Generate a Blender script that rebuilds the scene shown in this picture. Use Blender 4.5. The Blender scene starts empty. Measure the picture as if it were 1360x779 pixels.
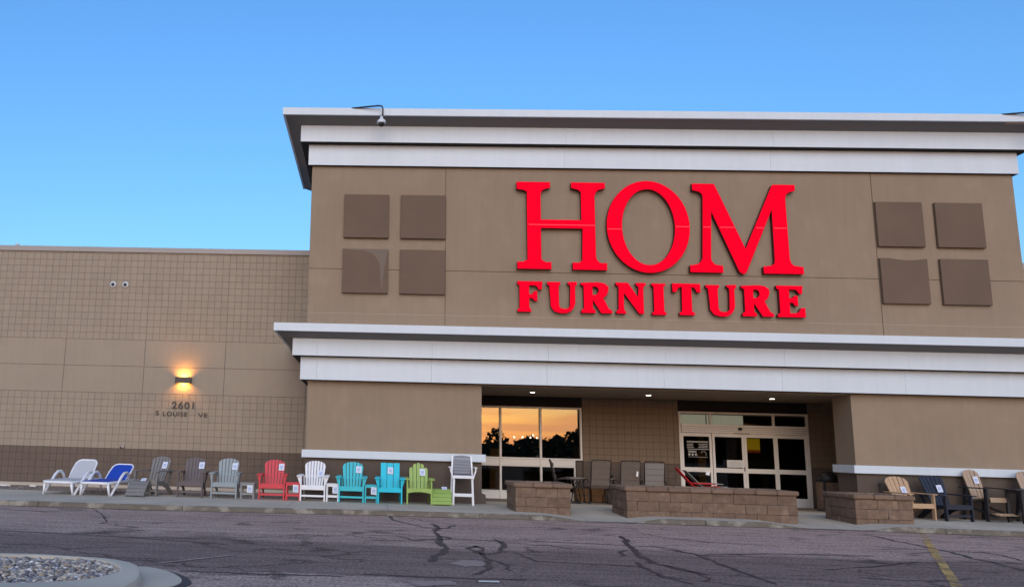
import bpy, bmesh, math, random
from mathutils import Vector, Matrix
random.seed(7)
S = bpy.context.scene
COL = S.collection
# ---------------------------------------------------------------- camera
cd = bpy.data.cameras.new('camera'); cam = bpy.data.objects.new('camera', cd); COL.objects.link(cam); S.camera = cam
cd.sensor_fit = 'HORIZONTAL'; cd.sensor_width = 36.0; cd.lens = 1098.697 / 1360 * 36
cd.shift_x = (680 - 448.083) / 1360; cd.shift_y = (397.854 - 389.5) / 1360
cd.clip_start = 0.1; cd.clip_end = 3000
_xr = Vector((0.99889377, 0.04702381, 0)); _yr = Vector((-0.04632463, 0.9840415, 0.17180327)); _zr = Vector((0.00807884, -0.17161321, 0.98513128))
cr, sr = 0.99959947, 0.0283001
cx_ = cr * _xr + sr * _zr; cz_ = -sr * _xr + cr * _zr
Mx = Matrix((cx_, cz_, -_yr)).transposed().to_4x4(); Mx.translation = Vector((0, -21.169, 1.44))
cam.matrix_world = Mx
S.render.resolution_x = 1024; S.render.resolution_y = 586
# ---------------------------------------------------------------- world: dusk sky, sun just gone down behind the camera
W = bpy.data.worlds.new('World'); S.world = W; W.use_nodes = True
wn = W.node_tree.nodes; wl = W.node_tree.links; wn.clear()
SUN_EL, SUN_ROT = math.radians(1.5), math.radians(180)
sky = wn.new('ShaderNodeTexSky'); sky.sky_type = 'NISHITA'; sky.sun_disc = False
sky.sun_elevation = SUN_EL; sky.sun_rotation = SUN_ROT; sky.air_density = 1.0; sky.dust_density = 0.4; sky.ozone_density = 3.5
bg = wn.new('ShaderNodeBackground'); bg.inputs[1].default_value = 0.15
wo = wn.new('ShaderNodeOutputWorld')
# the afterglow side (behind the camera) carries thin stretched evening clouds
tcw = wn.new('ShaderNodeTexCoord'); spw = wn.new('ShaderNodeSeparateXYZ'); wl.new(tcw.outputs['Generated'], spw.inputs[0])
def wmath(op, a, b=None, cl=False):
    q = wn.new('ShaderNodeMath'); q.operation = op; q.use_clamp = cl
    for i, v in enumerate((a, b)):
        if v is None: continue
        if isinstance(v, (int, float)): q.inputs[i].default_value = v
        else: wl.new(v, q.inputs[i])
    return q.outputs[0]
mpw = wn.new('ShaderNodeMapping'); mpw.inputs['Scale'].default_value = (6, 6, 70); wl.new(tcw.outputs['Generated'], mpw.inputs[0])
nzw = wn.new('ShaderNodeTexNoise'); nzw.inputs['Scale'].default_value = 1.0; nzw.inputs['Detail'].default_value = 5; nzw.inputs['Distortion'].default_value = 0.6; wl.new(mpw.outputs[0], nzw.inputs['Vector'])
west = wmath('MULTIPLY', spw.outputs[1], -1.6, True)
low = wmath('SUBTRACT', 1.0, wmath('MULTIPLY', spw.outputs[2], 3.0), True)
cl = wmath('MULTIPLY', wmath('MULTIPLY', wmath('MULTIPLY', wmath('SUBTRACT', nzw.outputs['Fac'], 0.36), 3.2, True), west), wmath('MULTIPLY', low, 0.8))
hor = wmath('MULTIPLY', wmath('SUBTRACT', 1.0, wmath('MULTIPLY', spw.outputs[2], 26.0), True), west)
m1 = wn.new('ShaderNodeMix'); m1.data_type = 'RGBA'; wl.new(cl, m1.inputs['Factor']); wl.new(sky.outputs[0], m1.inputs['A']); m1.inputs['B'].default_value = (3.6, 1.45, 0.62, 1)
m2 = wn.new('ShaderNodeMix'); m2.data_type = 'RGBA'; wl.new(wmath('MULTIPLY', hor, 0.55), m2.inputs['Factor']); wl.new(m1.outputs['Result'], m2.inputs['A']); m2.inputs['B'].default_value = (1.7, 1.0, 0.95, 1)
wl.new(m2.outputs['Result'], bg.inputs[0]); wl.new(bg.outputs[0], wo.inputs[0])
# broad soft fill lamp added high above the sky's low sun, as afterglow
sd = bpy.data.lights.new('sun', 'SUN'); sun = bpy.data.objects.new('sun', sd); COL.objects.link(sun)
sd.energy = 0.26; sd.angle = math.radians(50); sd.color = (1.0, 0.93, 0.86)
sun.rotation_euler = Vector((0, 1, -math.tan(math.radians(30)))).to_track_quat('-Z', 'Y').to_euler()
S.view_settings.view_transform = 'Standard'; S.view_settings.look = 'None'; S.view_settings.gamma = 1
S.view_settings.use_curve_mapping = False; S.view_settings.exposure = 2.65
# ================================================================= materials
def mat(name, col, rough=0.7, var=0.06, vs=2.0, grain=0.0, gs=60.0, bump=0.0, metal=0.0, emit=None, estr=0.0, streak=0.0, spec=0.5, col2=None, thr=None):
    m = bpy.data.materials.new(name); m.use_nodes = True; n = m.node_tree.nodes; l = m.node_tree.links
    p = n['Principled BSDF']; p.inputs['Roughness'].default_value = rough; p.inputs['Metallic'].default_value = metal
    p.inputs['Specular IOR Level'].default_value = spec
    tc = n.new('ShaderNodeTexCoord'); out = None
    def noise(scale, det=4, vec=None):
        t = n.new('ShaderNodeTexNoise'); t.inputs['Scale'].default_value = scale; t.inputs['Detail'].default_value = det
        l.new(vec or tc.outputs['Object'], t.inputs['Vector']); return t.outputs['Fac']
    def scaled(src, amt):
        a = n.new('ShaderNodeMath'); a.operation = 'SUBTRACT'; l.new(src, a.inputs[0]); a.inputs[1].default_value = 0.5
        b = n.new('ShaderNodeMath'); b.operation = 'MULTIPLY'; l.new(a.outputs[0], b.inputs[0]); b.inputs[1].default_value = amt * 2.5
        return b.outputs[0]
    terms = []
    if var: terms.append(scaled(noise(vs), var))
    if grain: terms.append(scaled(noise(gs, 2), grain))
    if streak:
        mp = n.new('ShaderNodeMapping'); mp.inputs['Scale'].default_value = (3.0, 3.0, 0.25); l.new(tc.outputs['Object'], mp.inputs[0])
        terms.append(scaled(noise(2.5, 5, mp.outputs[0]), streak))
    fac = None
    for t in terms:
        if fac is None: fac = t
        else:
            a = n.new('ShaderNodeMath'); a.operation = 'ADD'; l.new(fac, a.inputs[0]); l.new(t, a.inputs[1]); fac = a.outputs[0]
    base = None
    if col2:
        mx = n.new('ShaderNodeMix'); mx.data_type = 'RGBA'; mx.inputs['A'].default_value = (*col, 1); mx.inputs['B'].default_value = (*col2, 1)
        r = n.new('ShaderNodeValToRGB'); r.color_ramp.elements[0].position = thr[0]; r.color_ramp.elements[1].position = thr[1]
        l.new(noise(thr[2], 5), r.inputs[0]); l.new(r.outputs[0], mx.inputs['Factor']); base = mx.outputs['Result']
    if fac is not None:
        a = n.new('ShaderNodeMath'); a.operation = 'ADD'; l.new(fac, a.inputs[0]); a.inputs[1].default_value = 1.0
        v = n.new('ShaderNodeVectorMath'); v.operation = 'SCALE'; l.new(a.outputs[0], v.inputs['Scale'])
        if base is not None: l.new(base, v.inputs[0])
        else: v.inputs[0].default_value = col
        l.new(v.outputs[0], p.inputs['Base Color'])
    elif base is not None: l.new(base, p.inputs['Base Color'])
    else: p.inputs['Base Color'].default_value = (*col, 1)
    if bump:
        b = n.new('ShaderNodeBump'); b.inputs['Strength'].default_value = bump; b.inputs['Distance'].default_value = 0.01
        l.new(noise(gs, 4), b.inputs['Height']); l.new(b.outputs[0], p.inputs['Normal'])
    if emit: p.inputs['Emission Color'].default_value = (*emit, 1); p.inputs['Emission Strength'].default_value = estr
    return m
STUC = (0.287, 0.217, 0.146)
M = {}
M['stucco'] = mat('stucco', STUC, 0.9, 0.08, 0.55, 0.06, 90, 0.5, streak=0.08, col2=tuple(q * 1.10 for q in STUC), thr=(0.52, 0.72, 1.7))
M['block_light'] = mat('block_light', (0.33, 0.272, 0.20), 0.92, 0.06, 0.8, 0.08, 70, 0.35, streak=0.05)
M['groove'] = mat('groove', (0.15, 0.12, 0.10), 0.95, 0.05, 2)
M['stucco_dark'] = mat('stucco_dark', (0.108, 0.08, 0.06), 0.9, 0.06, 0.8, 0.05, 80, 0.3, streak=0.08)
M['block_dark'] = mat('block_dark', (0.145, 0.108, 0.082), 0.92, 0.08, 0.9, 0.10, 70, 0.4, streak=0.08)
M['groove_dark'] = mat('groove_dark', (0.07, 0.052, 0.04), 0.95)
M['panel_dark'] = mat('panel_dark', (0.145, 0.098, 0.064), 0.85, 0.16, 0.9, 0.03, 90, 0.15)
M['white_metal'] = mat('white_metal', (0.625, 0.695, 0.725), 0.5, 0.05, 0.7, 0.02, 40, 0.03, streak=0.045)
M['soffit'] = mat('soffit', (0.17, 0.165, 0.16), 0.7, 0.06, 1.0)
M['coping'] = mat('coping', (0.33, 0.30, 0.27), 0.5, 0.05, 1.0)
M['bulkhead'] = mat('bulkhead', (0.02, 0.015, 0.013), 0.9, 0.1, 1)  # near-black standing in for shade under bands and above openings
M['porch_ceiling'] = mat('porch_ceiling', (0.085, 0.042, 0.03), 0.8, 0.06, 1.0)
M['roof'] = mat('roof', (0.2, 0.2, 0.19), 0.9, 0.1, 1)
M['alu'] = mat('alu', (0.86, 0.83, 0.75), 0.4, 0.03, 1.0, streak=0.03)
M['sign_face'] = mat('sign_face', (0.72, 0.0, 0.012), 0.6, 0.0, 1.0, spec=0.02, emit=(1.0, 0.0, 0.024), estr=0.082)
M['sign_side'] = mat('sign_side', (0.10, 0.0, 0.006), 0.5, 0.05, 3)
M['sign_seam'] = mat('sign_seam', (0.75, 0.12, 0.14), 0.5, 0.05, 3, emit=(1, .1, .1), estr=.05)
M['black'] = mat('black', (0.018, 0.017, 0.018), 0.5, 0.1, 4)
M['dark_metal'] = mat('dark_metal', (0.045, 0.04, 0.04), 0.4, 0.1, 4, metal=0.3)
M['concrete'] = mat('concrete', (0.54, 0.475, 0.375), 0.9, 0.12, 0.8, 0.12, 45, 0.4, col2=(0.43, 0.385, 0.31), thr=(0.35, 0.65, 0.6))
M['kerb'] = mat('kerb', (0.15, 0.128, 0.094), 0.92, 0.2, 2.5, 0.18, 40, 0.8, col2=(0.30, 0.27, 0.21), thr=(0.50, 0.66, 3.5))
M['landing'] = mat('landing', (0.25, 0.20, 0.15), 0.92, 0.12, 1.2, 0.1, 50, 0.3)
M['mulch'] = mat('mulch', (0.20, 0.145, 0.11), 0.95, 0.35, 5, 0.3, 30, 0.9, col2=(0.30, 0.24, 0.2), thr=(0.45, 0.6, 8))
M['tar'] = mat('tar', (0.04, 0.033, 0.036), 0.6, 0.2, 6, 0.2, 30, 0.4)
M['yellow_paint'] = mat('yellow_paint', (0.62, 0.40, 0.10), 0.8, 0.2, 5, 0.25, 30, 0.3, col2=(0.5, 0.34, 0.13), thr=(0.4, 0.6, 3))
nt = M['yellow_paint'].node_tree; p_ = nt.nodes['Principled BSDF']; t_n = nt.nodes.new('ShaderNodeTexNoise'); t_n.inputs['Scale'].default_value = 1.1; t_n.inputs['Detail'].default_value = 7; t_n.inputs['Roughness'].default_value = 0.72
t_c = nt.nodes.new('ShaderNodeTexCoord'); nt.links.new(t_c.outputs['Object'], t_n.inputs['Vector']); t_r = nt.nodes.new('ShaderNodeMapRange'); t_r.inputs[1].default_value = 0.44; t_r.inputs[2].default_value = 0.58; t_r.inputs[3].default_value = 0.92; t_r.inputs[4].default_value = 0.08
nt.links.new(t_n.outputs['Fac'], t_r.inputs[0]); nt.links.new(t_r.outputs[0], p_.inputs['Alpha'])
M['tan_paint'] = mat('tan_paint', (0.50, 0.38, 0.27), 0.8, 0.2, 5, col2=(0.34, 0.26, 0.24), thr=(0.40, 0.5, 8))
M['white_paint'] = mat('white_paint', (0.75, 0.74, 0.68), 0.7, 0.1, 9, 0.1, 30)
M['asphalt_patch'] = mat('asphalt_patch', (0.31, 0.235, 0.205), 0.9, 0.15, 4, 0.25, 45, 0.5)
M['gravel'] = mat('gravel', (0.33, 0.31, 0.30), 0.85, 0.1, 3, 0.12, 40, 0.2)
for nm in ('block_light', 'block_dark'):
    nt = M[nm].node_tree; p = nt.nodes['Principled BSDF']; src = p.inputs['Base Color'].links[0].from_socket
    g = nt.nodes.new('ShaderNodeNewGeometry'); r = nt.nodes.new('ShaderNodeMapRange'); r.inputs[3].default_value = 0.97; r.inputs[4].default_value = 1.035; nt.links.new(g.outputs['Random Per Island'], r.inputs[0])
    v = nt.nodes.new('ShaderNodeVectorMath'); v.operation = 'SCALE'; nt.links.new(src, v.inputs[0]); nt.links.new(r.outputs[0], v.inputs['Scale']); nt.links.new(v.outputs[0], p.inputs['Base Color'])
# asphalt: worn zones and aggregate
def asphalt():
    m = bpy.data.materials.new('asphalt'); m.use_nodes = True; n = m.node_tree.nodes; l = m.node_tree.links
    p = n['Principled BSDF']; p.inputs['Roughness'].default_value = 0.88; p.inputs['Specular IOR Level'].default_value = 0.3
    tc = n.new('ShaderNodeTexCoord')
    def noise(scale, det, map_=None, rough=0.6):
        t = n.new('ShaderNodeTexNoise'); t.inputs['Scale'].default_value = scale; t.inputs['Detail'].default_value = det; t.inputs['Roughness'].default_value = rough
        if map_:
            mp = n.new('ShaderNodeMapping'); mp.inputs['Scale'].default_value = map_; l.new(tc.outputs['Object'], mp.inputs[0]); l.new(mp.outputs[0], t.inputs['Vector'])
        else: l.new(tc.outputs['Object'], t.inputs['Vector'])
        return t.outputs['Fac']
    def math_(op, a, b=None):
        q = n.new('ShaderNodeMath'); q.operation = op
        for i, v in enumerate((a, b)):
            if v is None: continue
            if isinstance(v, (int, float)): q.inputs[i].default_value = v
            else: l.new(v, q.inputs[i])
        return q.outputs[0]
    sp = n.new('ShaderNodeSeparateXYZ'); l.new(tc.outputs['Object'], sp.inputs[0])
    # older, paler surfacing near the building and, past a joint, in the aisle; a darker band between (patched lane)
    wob = math_('MULTIPLY', math_('SUBTRACT', noise(0.5, 4), 0.5), 3.2)
    fine = math_('MULTIPLY', math_('SUBTRACT', noise(1.0, 5, (0.35, 1.6, 1)), 0.5), 3.0)
    yy = math_('ADD', math_('ADD', sp.outputs[1], wob), fine)
    r = n.new('ShaderNodeMapRange'); r.interpolation_type = 'SMOOTHSTEP'; l.new(yy, r.inputs[0]); r.inputs[1].default_value = -8.9; r.inputs[2].default_value = -7.6
    xx = math_('ADD', sp.outputs[1], math_('MULTIPLY', math_('SUBTRACT', noise(0.8, 4), 0.5), 0.5))
    edge = math_('SUBTRACT', math_('MULTIPLY', sp.outputs[0], 0.03), 11.5)
    r2 = n.new('ShaderNodeMapRange'); l.new(math_('SUBTRACT', edge, xx), r2.inputs[0]); r2.inputs[1].default_value = -0.04; r2.inputs[2].default_value = 0.04
    rx = n.new('ShaderNodeMapRange'); l.new(math_('ADD', sp.outputs[0], math_('MULTIPLY', noise(1.2, 3), 1.6)), rx.inputs[0]); rx.inputs[1].default_value = 1.0; rx.inputs[2].default_value = 1.6; rx.inputs[3].default_value = 1; rx.inputs[4].default_value = 0
    fore = math_('MULTIPLY', r2.outputs[0], rx.outputs[0])
    light = math_('MAXIMUM', r.outputs[0], fore)
    mx = n.new('ShaderNodeMix'); mx.data_type = 'RGBA'; mx.inputs['A'].default_value = (0.195, 0.138, 0.118, 1); mx.inputs['B'].default_value = (0.375, 0.272, 0.228, 1)
    l.new(light, mx.inputs['Factor'])
    k = math_('ADD', math_('MULTIPLY', math_('SUBTRACT', noise(26, 4), 0.5), 3.6), math_('MULTIPLY', math_('SUBTRACT', noise(1.3, 7, (0.5, 3.0, 1), 0.7), 0.5), 1.3))
    k = math_('ADD', k, math_('MULTIPLY', math_('SUBTRACT', noise(0.35, 3), 0.5), 0.35))
    k = math_('ADD', k, math_('MULTIPLY', math_('SUBTRACT', noise(9, 4, (0.6, 1.6, 1), 0.7), 0.5), 1.0))
    k = math_('SUBTRACT', k, math_('MULTIPLY', math_('MAXIMUM', math_('SUBTRACT', noise(1.0, 6, (0.22, 2.6, 1), 0.65), 0.53), 0.0), 2.2))
    k = math_('ADD', k, 0.04)
    mp = n.new('ShaderNodeMapping'); mp.inputs['Scale'].default_value = (0.42, 1.5, 1); dn = n.new('ShaderNodeTexNoise'); dn.inputs['Scale'].default_value = 1.6; dn.inputs['Detail'].default_value = 6; l.new(tc.outputs['Object'], dn.inputs['Vector'])
    va = n.new('ShaderNodeVectorMath'); va.operation = 'MULTIPLY_ADD'; l.new(dn.outputs['Color'], va.inputs[0]); va.inputs[1].default_value = (0.9, 0.9, 0); l.new(tc.outputs['Object'], va.inputs[2]); l.new(va.outputs[0], mp.inputs[0])
    vo = n.new('ShaderNodeTexVoronoi'); vo.feature = 'DISTANCE_TO_EDGE'; vo.inputs['Scale'].default_value = 0.8; l.new(mp.outputs[0], vo.inputs['Vector'])
    cf = n.new('ShaderNodeMapRange'); l.new(vo.outputs['Distance'], cf.inputs[0]); cf.inputs[1].default_value = 0.004; cf.inputs[2].default_value = 0.03; cf.inputs[3].default_value = 1; cf.inputs[4].default_value = 0
    cm = n.new('ShaderNodeMapRange'); l.new(noise(0.6, 3), cm.inputs[0]); cm.inputs[1].default_value = 0.36; cm.inputs[2].default_value = 0.52
    k = math_('SUBTRACT', k, math_('MULTIPLY', math_('MULTIPLY', cf.outputs[0], cm.outputs[0]), 0.62))
    k = math_('MAXIMUM', math_('ADD', k, 1.0), 0.25)
    v = n.new('ShaderNodeVectorMath'); v.operation = 'SCALE'; l.new(mx.outputs['Result'], v.inputs[0]); l.new(k, v.inputs['Scale'])
    l.new(v.outputs[0], p.inputs['Base Color'])
    b = n.new('ShaderNodeBump'); b.inputs['Strength'].default_value = 0.5; b.inputs['Distance'].default_value = 0.008
    l.new(noise(45, 3), b.inputs['Height']); l.new(b.outputs[0], p.inputs['Normal'])
    return m
M['asphalt'] = asphalt()
def glass(name, refl, tint):
    m = bpy.data.materials.new(name); m.use_nodes = True; n = m.node_tree.nodes; l = m.node_tree.links
    n.remove(n['Principled BSDF']); o = n['Material Output']
    g = n.new('ShaderNodeBsdfGlossy'); g.inputs['Roughness'].default_value = 0.0; g.inputs['Color'].default_value = (1, 1, 1, 1)
    t = n.new('ShaderNodeBsdfTransparent'); t.inputs['Color'].default_value = (*tint, 1)
    f = n.new('ShaderNodeFresnel'); f.inputs['IOR'].default_value = 1.5
    a = n.new('ShaderNodeMath'); a.operation = 'ADD'; a.inputs[1].default_value = refl; a.use_clamp = True; l.new(f.outputs[0], a.inputs[0])
    mx = n.new('ShaderNodeMixShader'); l.new(a.outputs[0], mx.inputs[0]); l.new(t.outputs[0], mx.inputs[1]); l.new(g.outputs[0], mx.inputs[2]); l.new(mx.outputs[0], o.inputs[0])
    return m
M['window_glass'] = glass('window_glass', 0.15, (0.5, 0.5, 0.5))
M['door_glass'] = glass('door_glass', 0.0, (0.45, 0.45, 0.45))
def lamp_mat(name, c, s): return mat(name, (0.8, 0.8, 0.8), 0.5, 0, emit=c, estr=s)
# ================================================================= mesh helpers
class MB:
    def __init__(s): s.v = []; s.f = []
    def box(s, x0, x1, y0, y1, z0, z1):
        b = len(s.v); s.v += [(x, y, z) for z in (z0, z1) for y in (y0, y1) for x in (x0, x1)]
        for q in ((0, 2, 3, 1), (4, 5, 7, 6), (0, 1, 5, 4), (2, 6, 7, 3), (0, 4, 6, 2), (1, 3, 7, 5)): s.f.append(tuple(b + i for i in q))
        return s
    def poly(s, pts):
        b = len(s.v); s.v += [tuple(p) for p in pts]; s.f.append(tuple(range(b, b + len(pts)))); return s
    def prism(s, pts, d):
        """closed polygon pts (3D) extruded by vector d"""
        b = len(s.v); k = len(pts); d = Vector(d)
        s.v += [tuple(p) for p in pts] + [tuple(Vector(p) + d) for p in pts]
        s.f.append(tuple(b + i for i in range(k))); s.f.append(tuple(b + k + i for i in reversed(range(k))))
        for i in range(k): j = (i + 1) % k; s.f.append((b + i, b + k + i, b + k + j, b + j))
        return s
    def beam(s, p, q, w, h, up=(0, 0, 1)):
        p = Vector(p); q = Vector(q); d = (q - p).normalized(); r = d.cross(Vector(up))
        if r.length < 1e-3: r = d.cross(Vector((0, 1, 0)))
        r.normalize(); u = r.cross(d)
        pts = [p + r * a * w / 2 + u * c * h / 2 for a, c in ((-1, -1), (1, -1), (1, 1), (-1, 1))]
        return s.prism(pts, q - p)
    def tube(s, pts, r, n=8, closed=False):
        pts = [Vector(p) for p in pts]; rings = []
        for i, p in enumerate(pts):
            a = pts[i - 1] if i else (pts[-1] if closed else p); c = pts[(i + 1) % len(pts)] if (i < len(pts) - 1 or closed) else p
            d = (c - a).normalized(); x = d.cross(Vector((0.13, 0.21, 0.97))); x.normalize(); y = d.cross(x)
            rr = r[i] if isinstance(r, (list, tuple)) else r
            b = len(s.v); s.v += [tuple(p + (x * math.cos(t) + y * math.sin(t)) * rr) for t in [2 * math.pi * k / n for k in range(n)]]; rings.append(b)
        m = len(rings)
        for i in range(m if closed else m - 1):
            a = rings[i]; c = rings[(i + 1) % m]
            for k in range(n): s.f.append((a + k, a + (k + 1) % n, c + (k + 1) % n, c + k))
        if not closed: s.f.append(tuple(rings[0] + k for k in reversed(range(n)))); s.f.append(tuple(rings[-1] + k for k in range(n)))
        return s
    def lathe(s, prof, n=20, c=(0, 0, 0), caps=True):
        rs = []
        for r, z in prof:
            b = len(s.v); s.v += [(c[0] + r * math.cos(2 * math.pi * k / n), c[1] + r * math.sin(2 * math.pi * k / n), c[2] + z) for k in range(n)]; rs.append(b)
        for a, d in zip(rs, rs[1:]):
            for k in range(n): s.f.append((a + k, a + (k + 1) % n, d + (k + 1) % n, d + k))
        if caps: s.f.append(tuple(rs[0] + k for k in reversed(range(n)))); s.f.append(tuple(rs[-1] + k for k in range(n)))
        return s
    def build(s, name, m, parent=None, bevel=0.0, smooth=False, kind=None, label=None, seg=1):
        me = bpy.data.meshes.new(name); me.from_pydata(s.v, [], s.f); me.update()
        bm = bmesh.new(); bm.from_mesh(me)
        if bevel: bmesh.ops.bevel(bm, geom=list(bm.edges), offset=bevel, segments=seg, affect='EDGES', clamp_overlap=True)
        bmesh.ops.recalc_face_normals(bm, faces=bm.faces); bm.to_mesh(me); bm.free()
        if smooth:
            for p in me.polygons: p.use_smooth = True
        o = bpy.data.objects.new(name, me); COL.objects.link(o)
        me.materials.append(M[m] if isinstance(m, str) else m)
        if parent: o.parent = parent
        if kind: o['kind'] = kind
        if label: o['label'] = label
        return o
def empty(name, label, cat, loc=(0, 0, 0), rz=0.0, group=None):
    o = bpy.data.objects.new(name, None); COL.objects.link(o); o.location = loc; o.rotation_euler = (0, 0, math.radians(rz))
    o['label'] = label; o['category'] = cat; o.empty_display_size = 0.2
    if group: o['group'] = group
    return o
def tag(o, label, cat, group=None):
    o['label'] = label; o['category'] = cat
    if group: o['group'] = group
    return o
def copy_tree(o, loc=None, rz=None, label=None, parent=None):
    c = o.copy(); COL.objects.link(c)
    if parent: c.parent = parent
    for ch in o.children: copy_tree(ch, parent=c)
    if loc is not None: c.location = loc
    if rz is not None: c.rotation_euler = (0, 0, math.radians(rz))
    if label: c['label'] = label
    return c
def sstep(a, b, x): t = min(1, max(0, (x - a) / (b - a))); return t * t * (3 - 2 * t)
# ================================================================= ground
TW = 0.2032; WY = 3.36; RY = 3.80
MB().poly([(-600, -600, 0), (600, -600, 0), (600, 600, 0), (-600, 600, 0)]).build('car_park_asphalt', 'asphalt', kind='structure')
CURB = [(-16, -3.90), (-9, -3.86), (-5, -3.82), (-2.5, -3.66), (0, -3.34), (2, -3.26), (6, -3.22), (10, -3.26), (12, -3.42), (14, -3.64), (20, -3.9), (26, -4.1)]
def cy(x):
    for (a, ya), (b, yb) in zip(CURB, CURB[1:]):
        if x <= b: return ya + (yb - ya) * (x - a) / (b - a)
    return CURB[-1][1]
def ramp(x): return min(1, sstep(3.5, 4.6, x) * (1 - sstep(5.35, 6.15, x)) + sstep(8.1, 9.0, x) * (1 - sstep(10.05, 10.9, x)))
def gz(x, y):
    base = 0.10 - 0.085 * min(1, max(0, (y + 0.4) / 3.6))
    t = min(1, max(0, (-0.6 - y) / (-0.6 - cy(x) - 0.2)))
    return base - ramp(x) * (base - 0.006) * t
def slab(name, x0, x1, y0, y1, n, m, parent, mt, dz=0.0, kind=None):
    """paving slab following the fall of the walk, with a thickness"""
    nx = max(2, int((x1 - x0) / 0.22)); ny = max(2, int((y1(x0) - y0(x0)) / 0.3)); mb = MB(); g = {}
    for i in range(nx + 1):
        x = x0 + (x1 - x0) * i / nx
        for j in range(ny + 1):
            y = y0(x) + (y1(x) - y0(x)) * j / ny; g[i, j] = len(mb.v); mb.v.append((x, y, gz(x, y) + dz))
    for i in range(nx):
        for j in range(ny): mb.f.append((g[i, j], g[i + 1, j], g[i + 1, j + 1], g[i, j + 1]))
    edge = [(i, 0) for i in range(nx + 1)] + [(nx, j) for j in range(1, ny + 1)] + [(i, ny) for i in range(nx - 1, -1, -1)] + [(0, j) for j in range(ny - 1, 0, -1)]
    low = []
    for e in edge:
        v = mb.v[g[e]]; low.append(len(mb.v)); mb.v.append((v[0], v[1], v[2] - 0.12))
    for k in range(len(edge)): q = (k + 1) % len(edge); mb.f.append((g[edge[k]], low[k], low[q], g[edge[q]]))
    return mb.build(name, mt, parent, kind=kind)
walk = slab('pavement', -16, 26, lambda x: cy(x) + 0.19, lambda x: 6.0, 0, 0, None, 'groove', -0.012, 'structure')
xs = [-16, -13.2, -10.2, -7.25, -4.35, -1.8, 0.35, 2.55, 4.6, 5.35, 6.9, 8.95, 10.2, 12.0, 14.1, 16.6, 20, 26]
for a, b in zip(xs, xs[1:]):
    back = -0.25 if b <= -1.8 else (0.25 if (b <= 2.6 or a >= 12) else 1.72)
    slab('paving_slab', a + 0.005, b - 0.005, lambda x: cy(x) + 0.06, (lambda x: -1.5), 0, 0, walk, 'concrete')
    slab('paving_slab', a + 0.005, b - 0.005, lambda x: -1.49, (lambda x, k=back: k), 0, 0, walk, 'concrete')
slab('landing', 1.5, 13.9, lambda x: 1.73, lambda x: RY, 0, 0, walk, 'landing', 0.004)
bed = slab('planting_bed', -16, -1.7, lambda x: -0.24, lambda x: WY, 0, 0, None, 'mulch', -0.004, 'structure')
MB().box(-16, -1.7, WY - 0.16, WY + 0.05, 0, 0.095).build('footing', 'concrete', bed)
# litter of stones on the bed
mb = MB()
for k in range(420):
    x = random.uniform(-12.5, -1.9); y = random.uniform(-0.15, 3.1); r = random.uniform(0.012, 0.04); z = gz(x, y)
    b = len(mb.v)
    for q in range(6):
        t = q * math.pi / 3; mb.v.append((x + r * math.cos(t) * random.uniform(.7, 1.3), y + r * math.sin(t) * random.uniform(.7, 1.3), z - 0.004))
    mb.v.append((x, y, z + r * .8))
    for q in range(6): mb.f.append((b + q, b + (q + 1) % 6, b + 6))
mb.build('loose_stones', 'kerb', bed, kind='stuff')
for i, (x, y) in enumerate(((-10.1, 1.7), (-9.25, 1.6), (-9.9, 0.4))):
    r = (.16, .1, .05)[i]
    pts = [(x + r * random.uniform(.6, 1.2) * math.cos(t * .9), y + .5 * r * math.sin(t * .9), gz(x, y) + random.uniform(.01, .04)) for t in range(7)]
    tag(MB().prism(pts, (0, 0, 0.03)).build('broken_concrete', 'white_paint'), ['pale broken chunk lying on the bed left of the lounger', 'flat pale fragment on the bed behind the grey lounger', 'small pale stone at the front of the bed, far left'][i], 'rubble')
# kerb in cast lengths
kerb = MB().box(-16, 26, -3.0, -2.95, -0.3, -0.25).build('kerb', 'kerb', kind='structure')
kx = [-16, -13, -9.95, -6.9, -3.9, -0.62, 2.25, 3.3, 6.9, 9.6, 11.6, 13.2, 16.2, 20, 26]
for a, b in zip(kx, kx[1:]):
    mb = MB(); n = max(4, int((b - a) / 0.05)); prev = None
    for i in range(n + 1):
        x = a + 0.006 + (b - a - 0.012) * i / n; y = cy(x)
        h = max(0.008, gz(x, y + 0.2) + 0.006); chip = random.uniform(0, 0.012) + (0.02 if random.random() < 0.06 else 0); chip = min(chip, h * .3)
        ring = [(x, y - 0.03, -0.02), (x, y + 0.0, h - 0.028 - chip if h > .04 else h * .3), (x, y + 0.02 + chip, h - 0.006), (x, y + 0.035, h), (x, y + 0.057, h), (x, y + 0.057, -0.02)]
        ix = len(mb.v); mb.v += ring
        if prev is not None:
            for k in range(5): mb.f.append((prev + k, ix + k, ix + k + 1, prev + k + 1))
        else: mb.f.append(tuple(ix + k for k in range(6)))
        prev = ix
    mb.f.append(tuple(prev + k for k in reversed(range(6))))
    mb.build('kerb_length', 'kerb', kerb)
# dirt and grit packed along the foot of the kerb
mb = MB(); xx_ = [-16 + .12 * i for i in range(351)]
for i, x in enumerate(xx_):
    wd = .015 + .05 * max(0, math.sin(x * 1.7) * math.sin(x * .61 + 1)) + random.uniform(0, .02); mb.v += [(x, cy(x) + .0, .005), (x, cy(x) - .03 - wd, .005)]
    if i: mb.f.append((2 * i - 2, 2 * i - 1, 2 * i + 1, 2 * i))
mb.build('gutter_dirt', 'tar', kind='structure')
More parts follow.
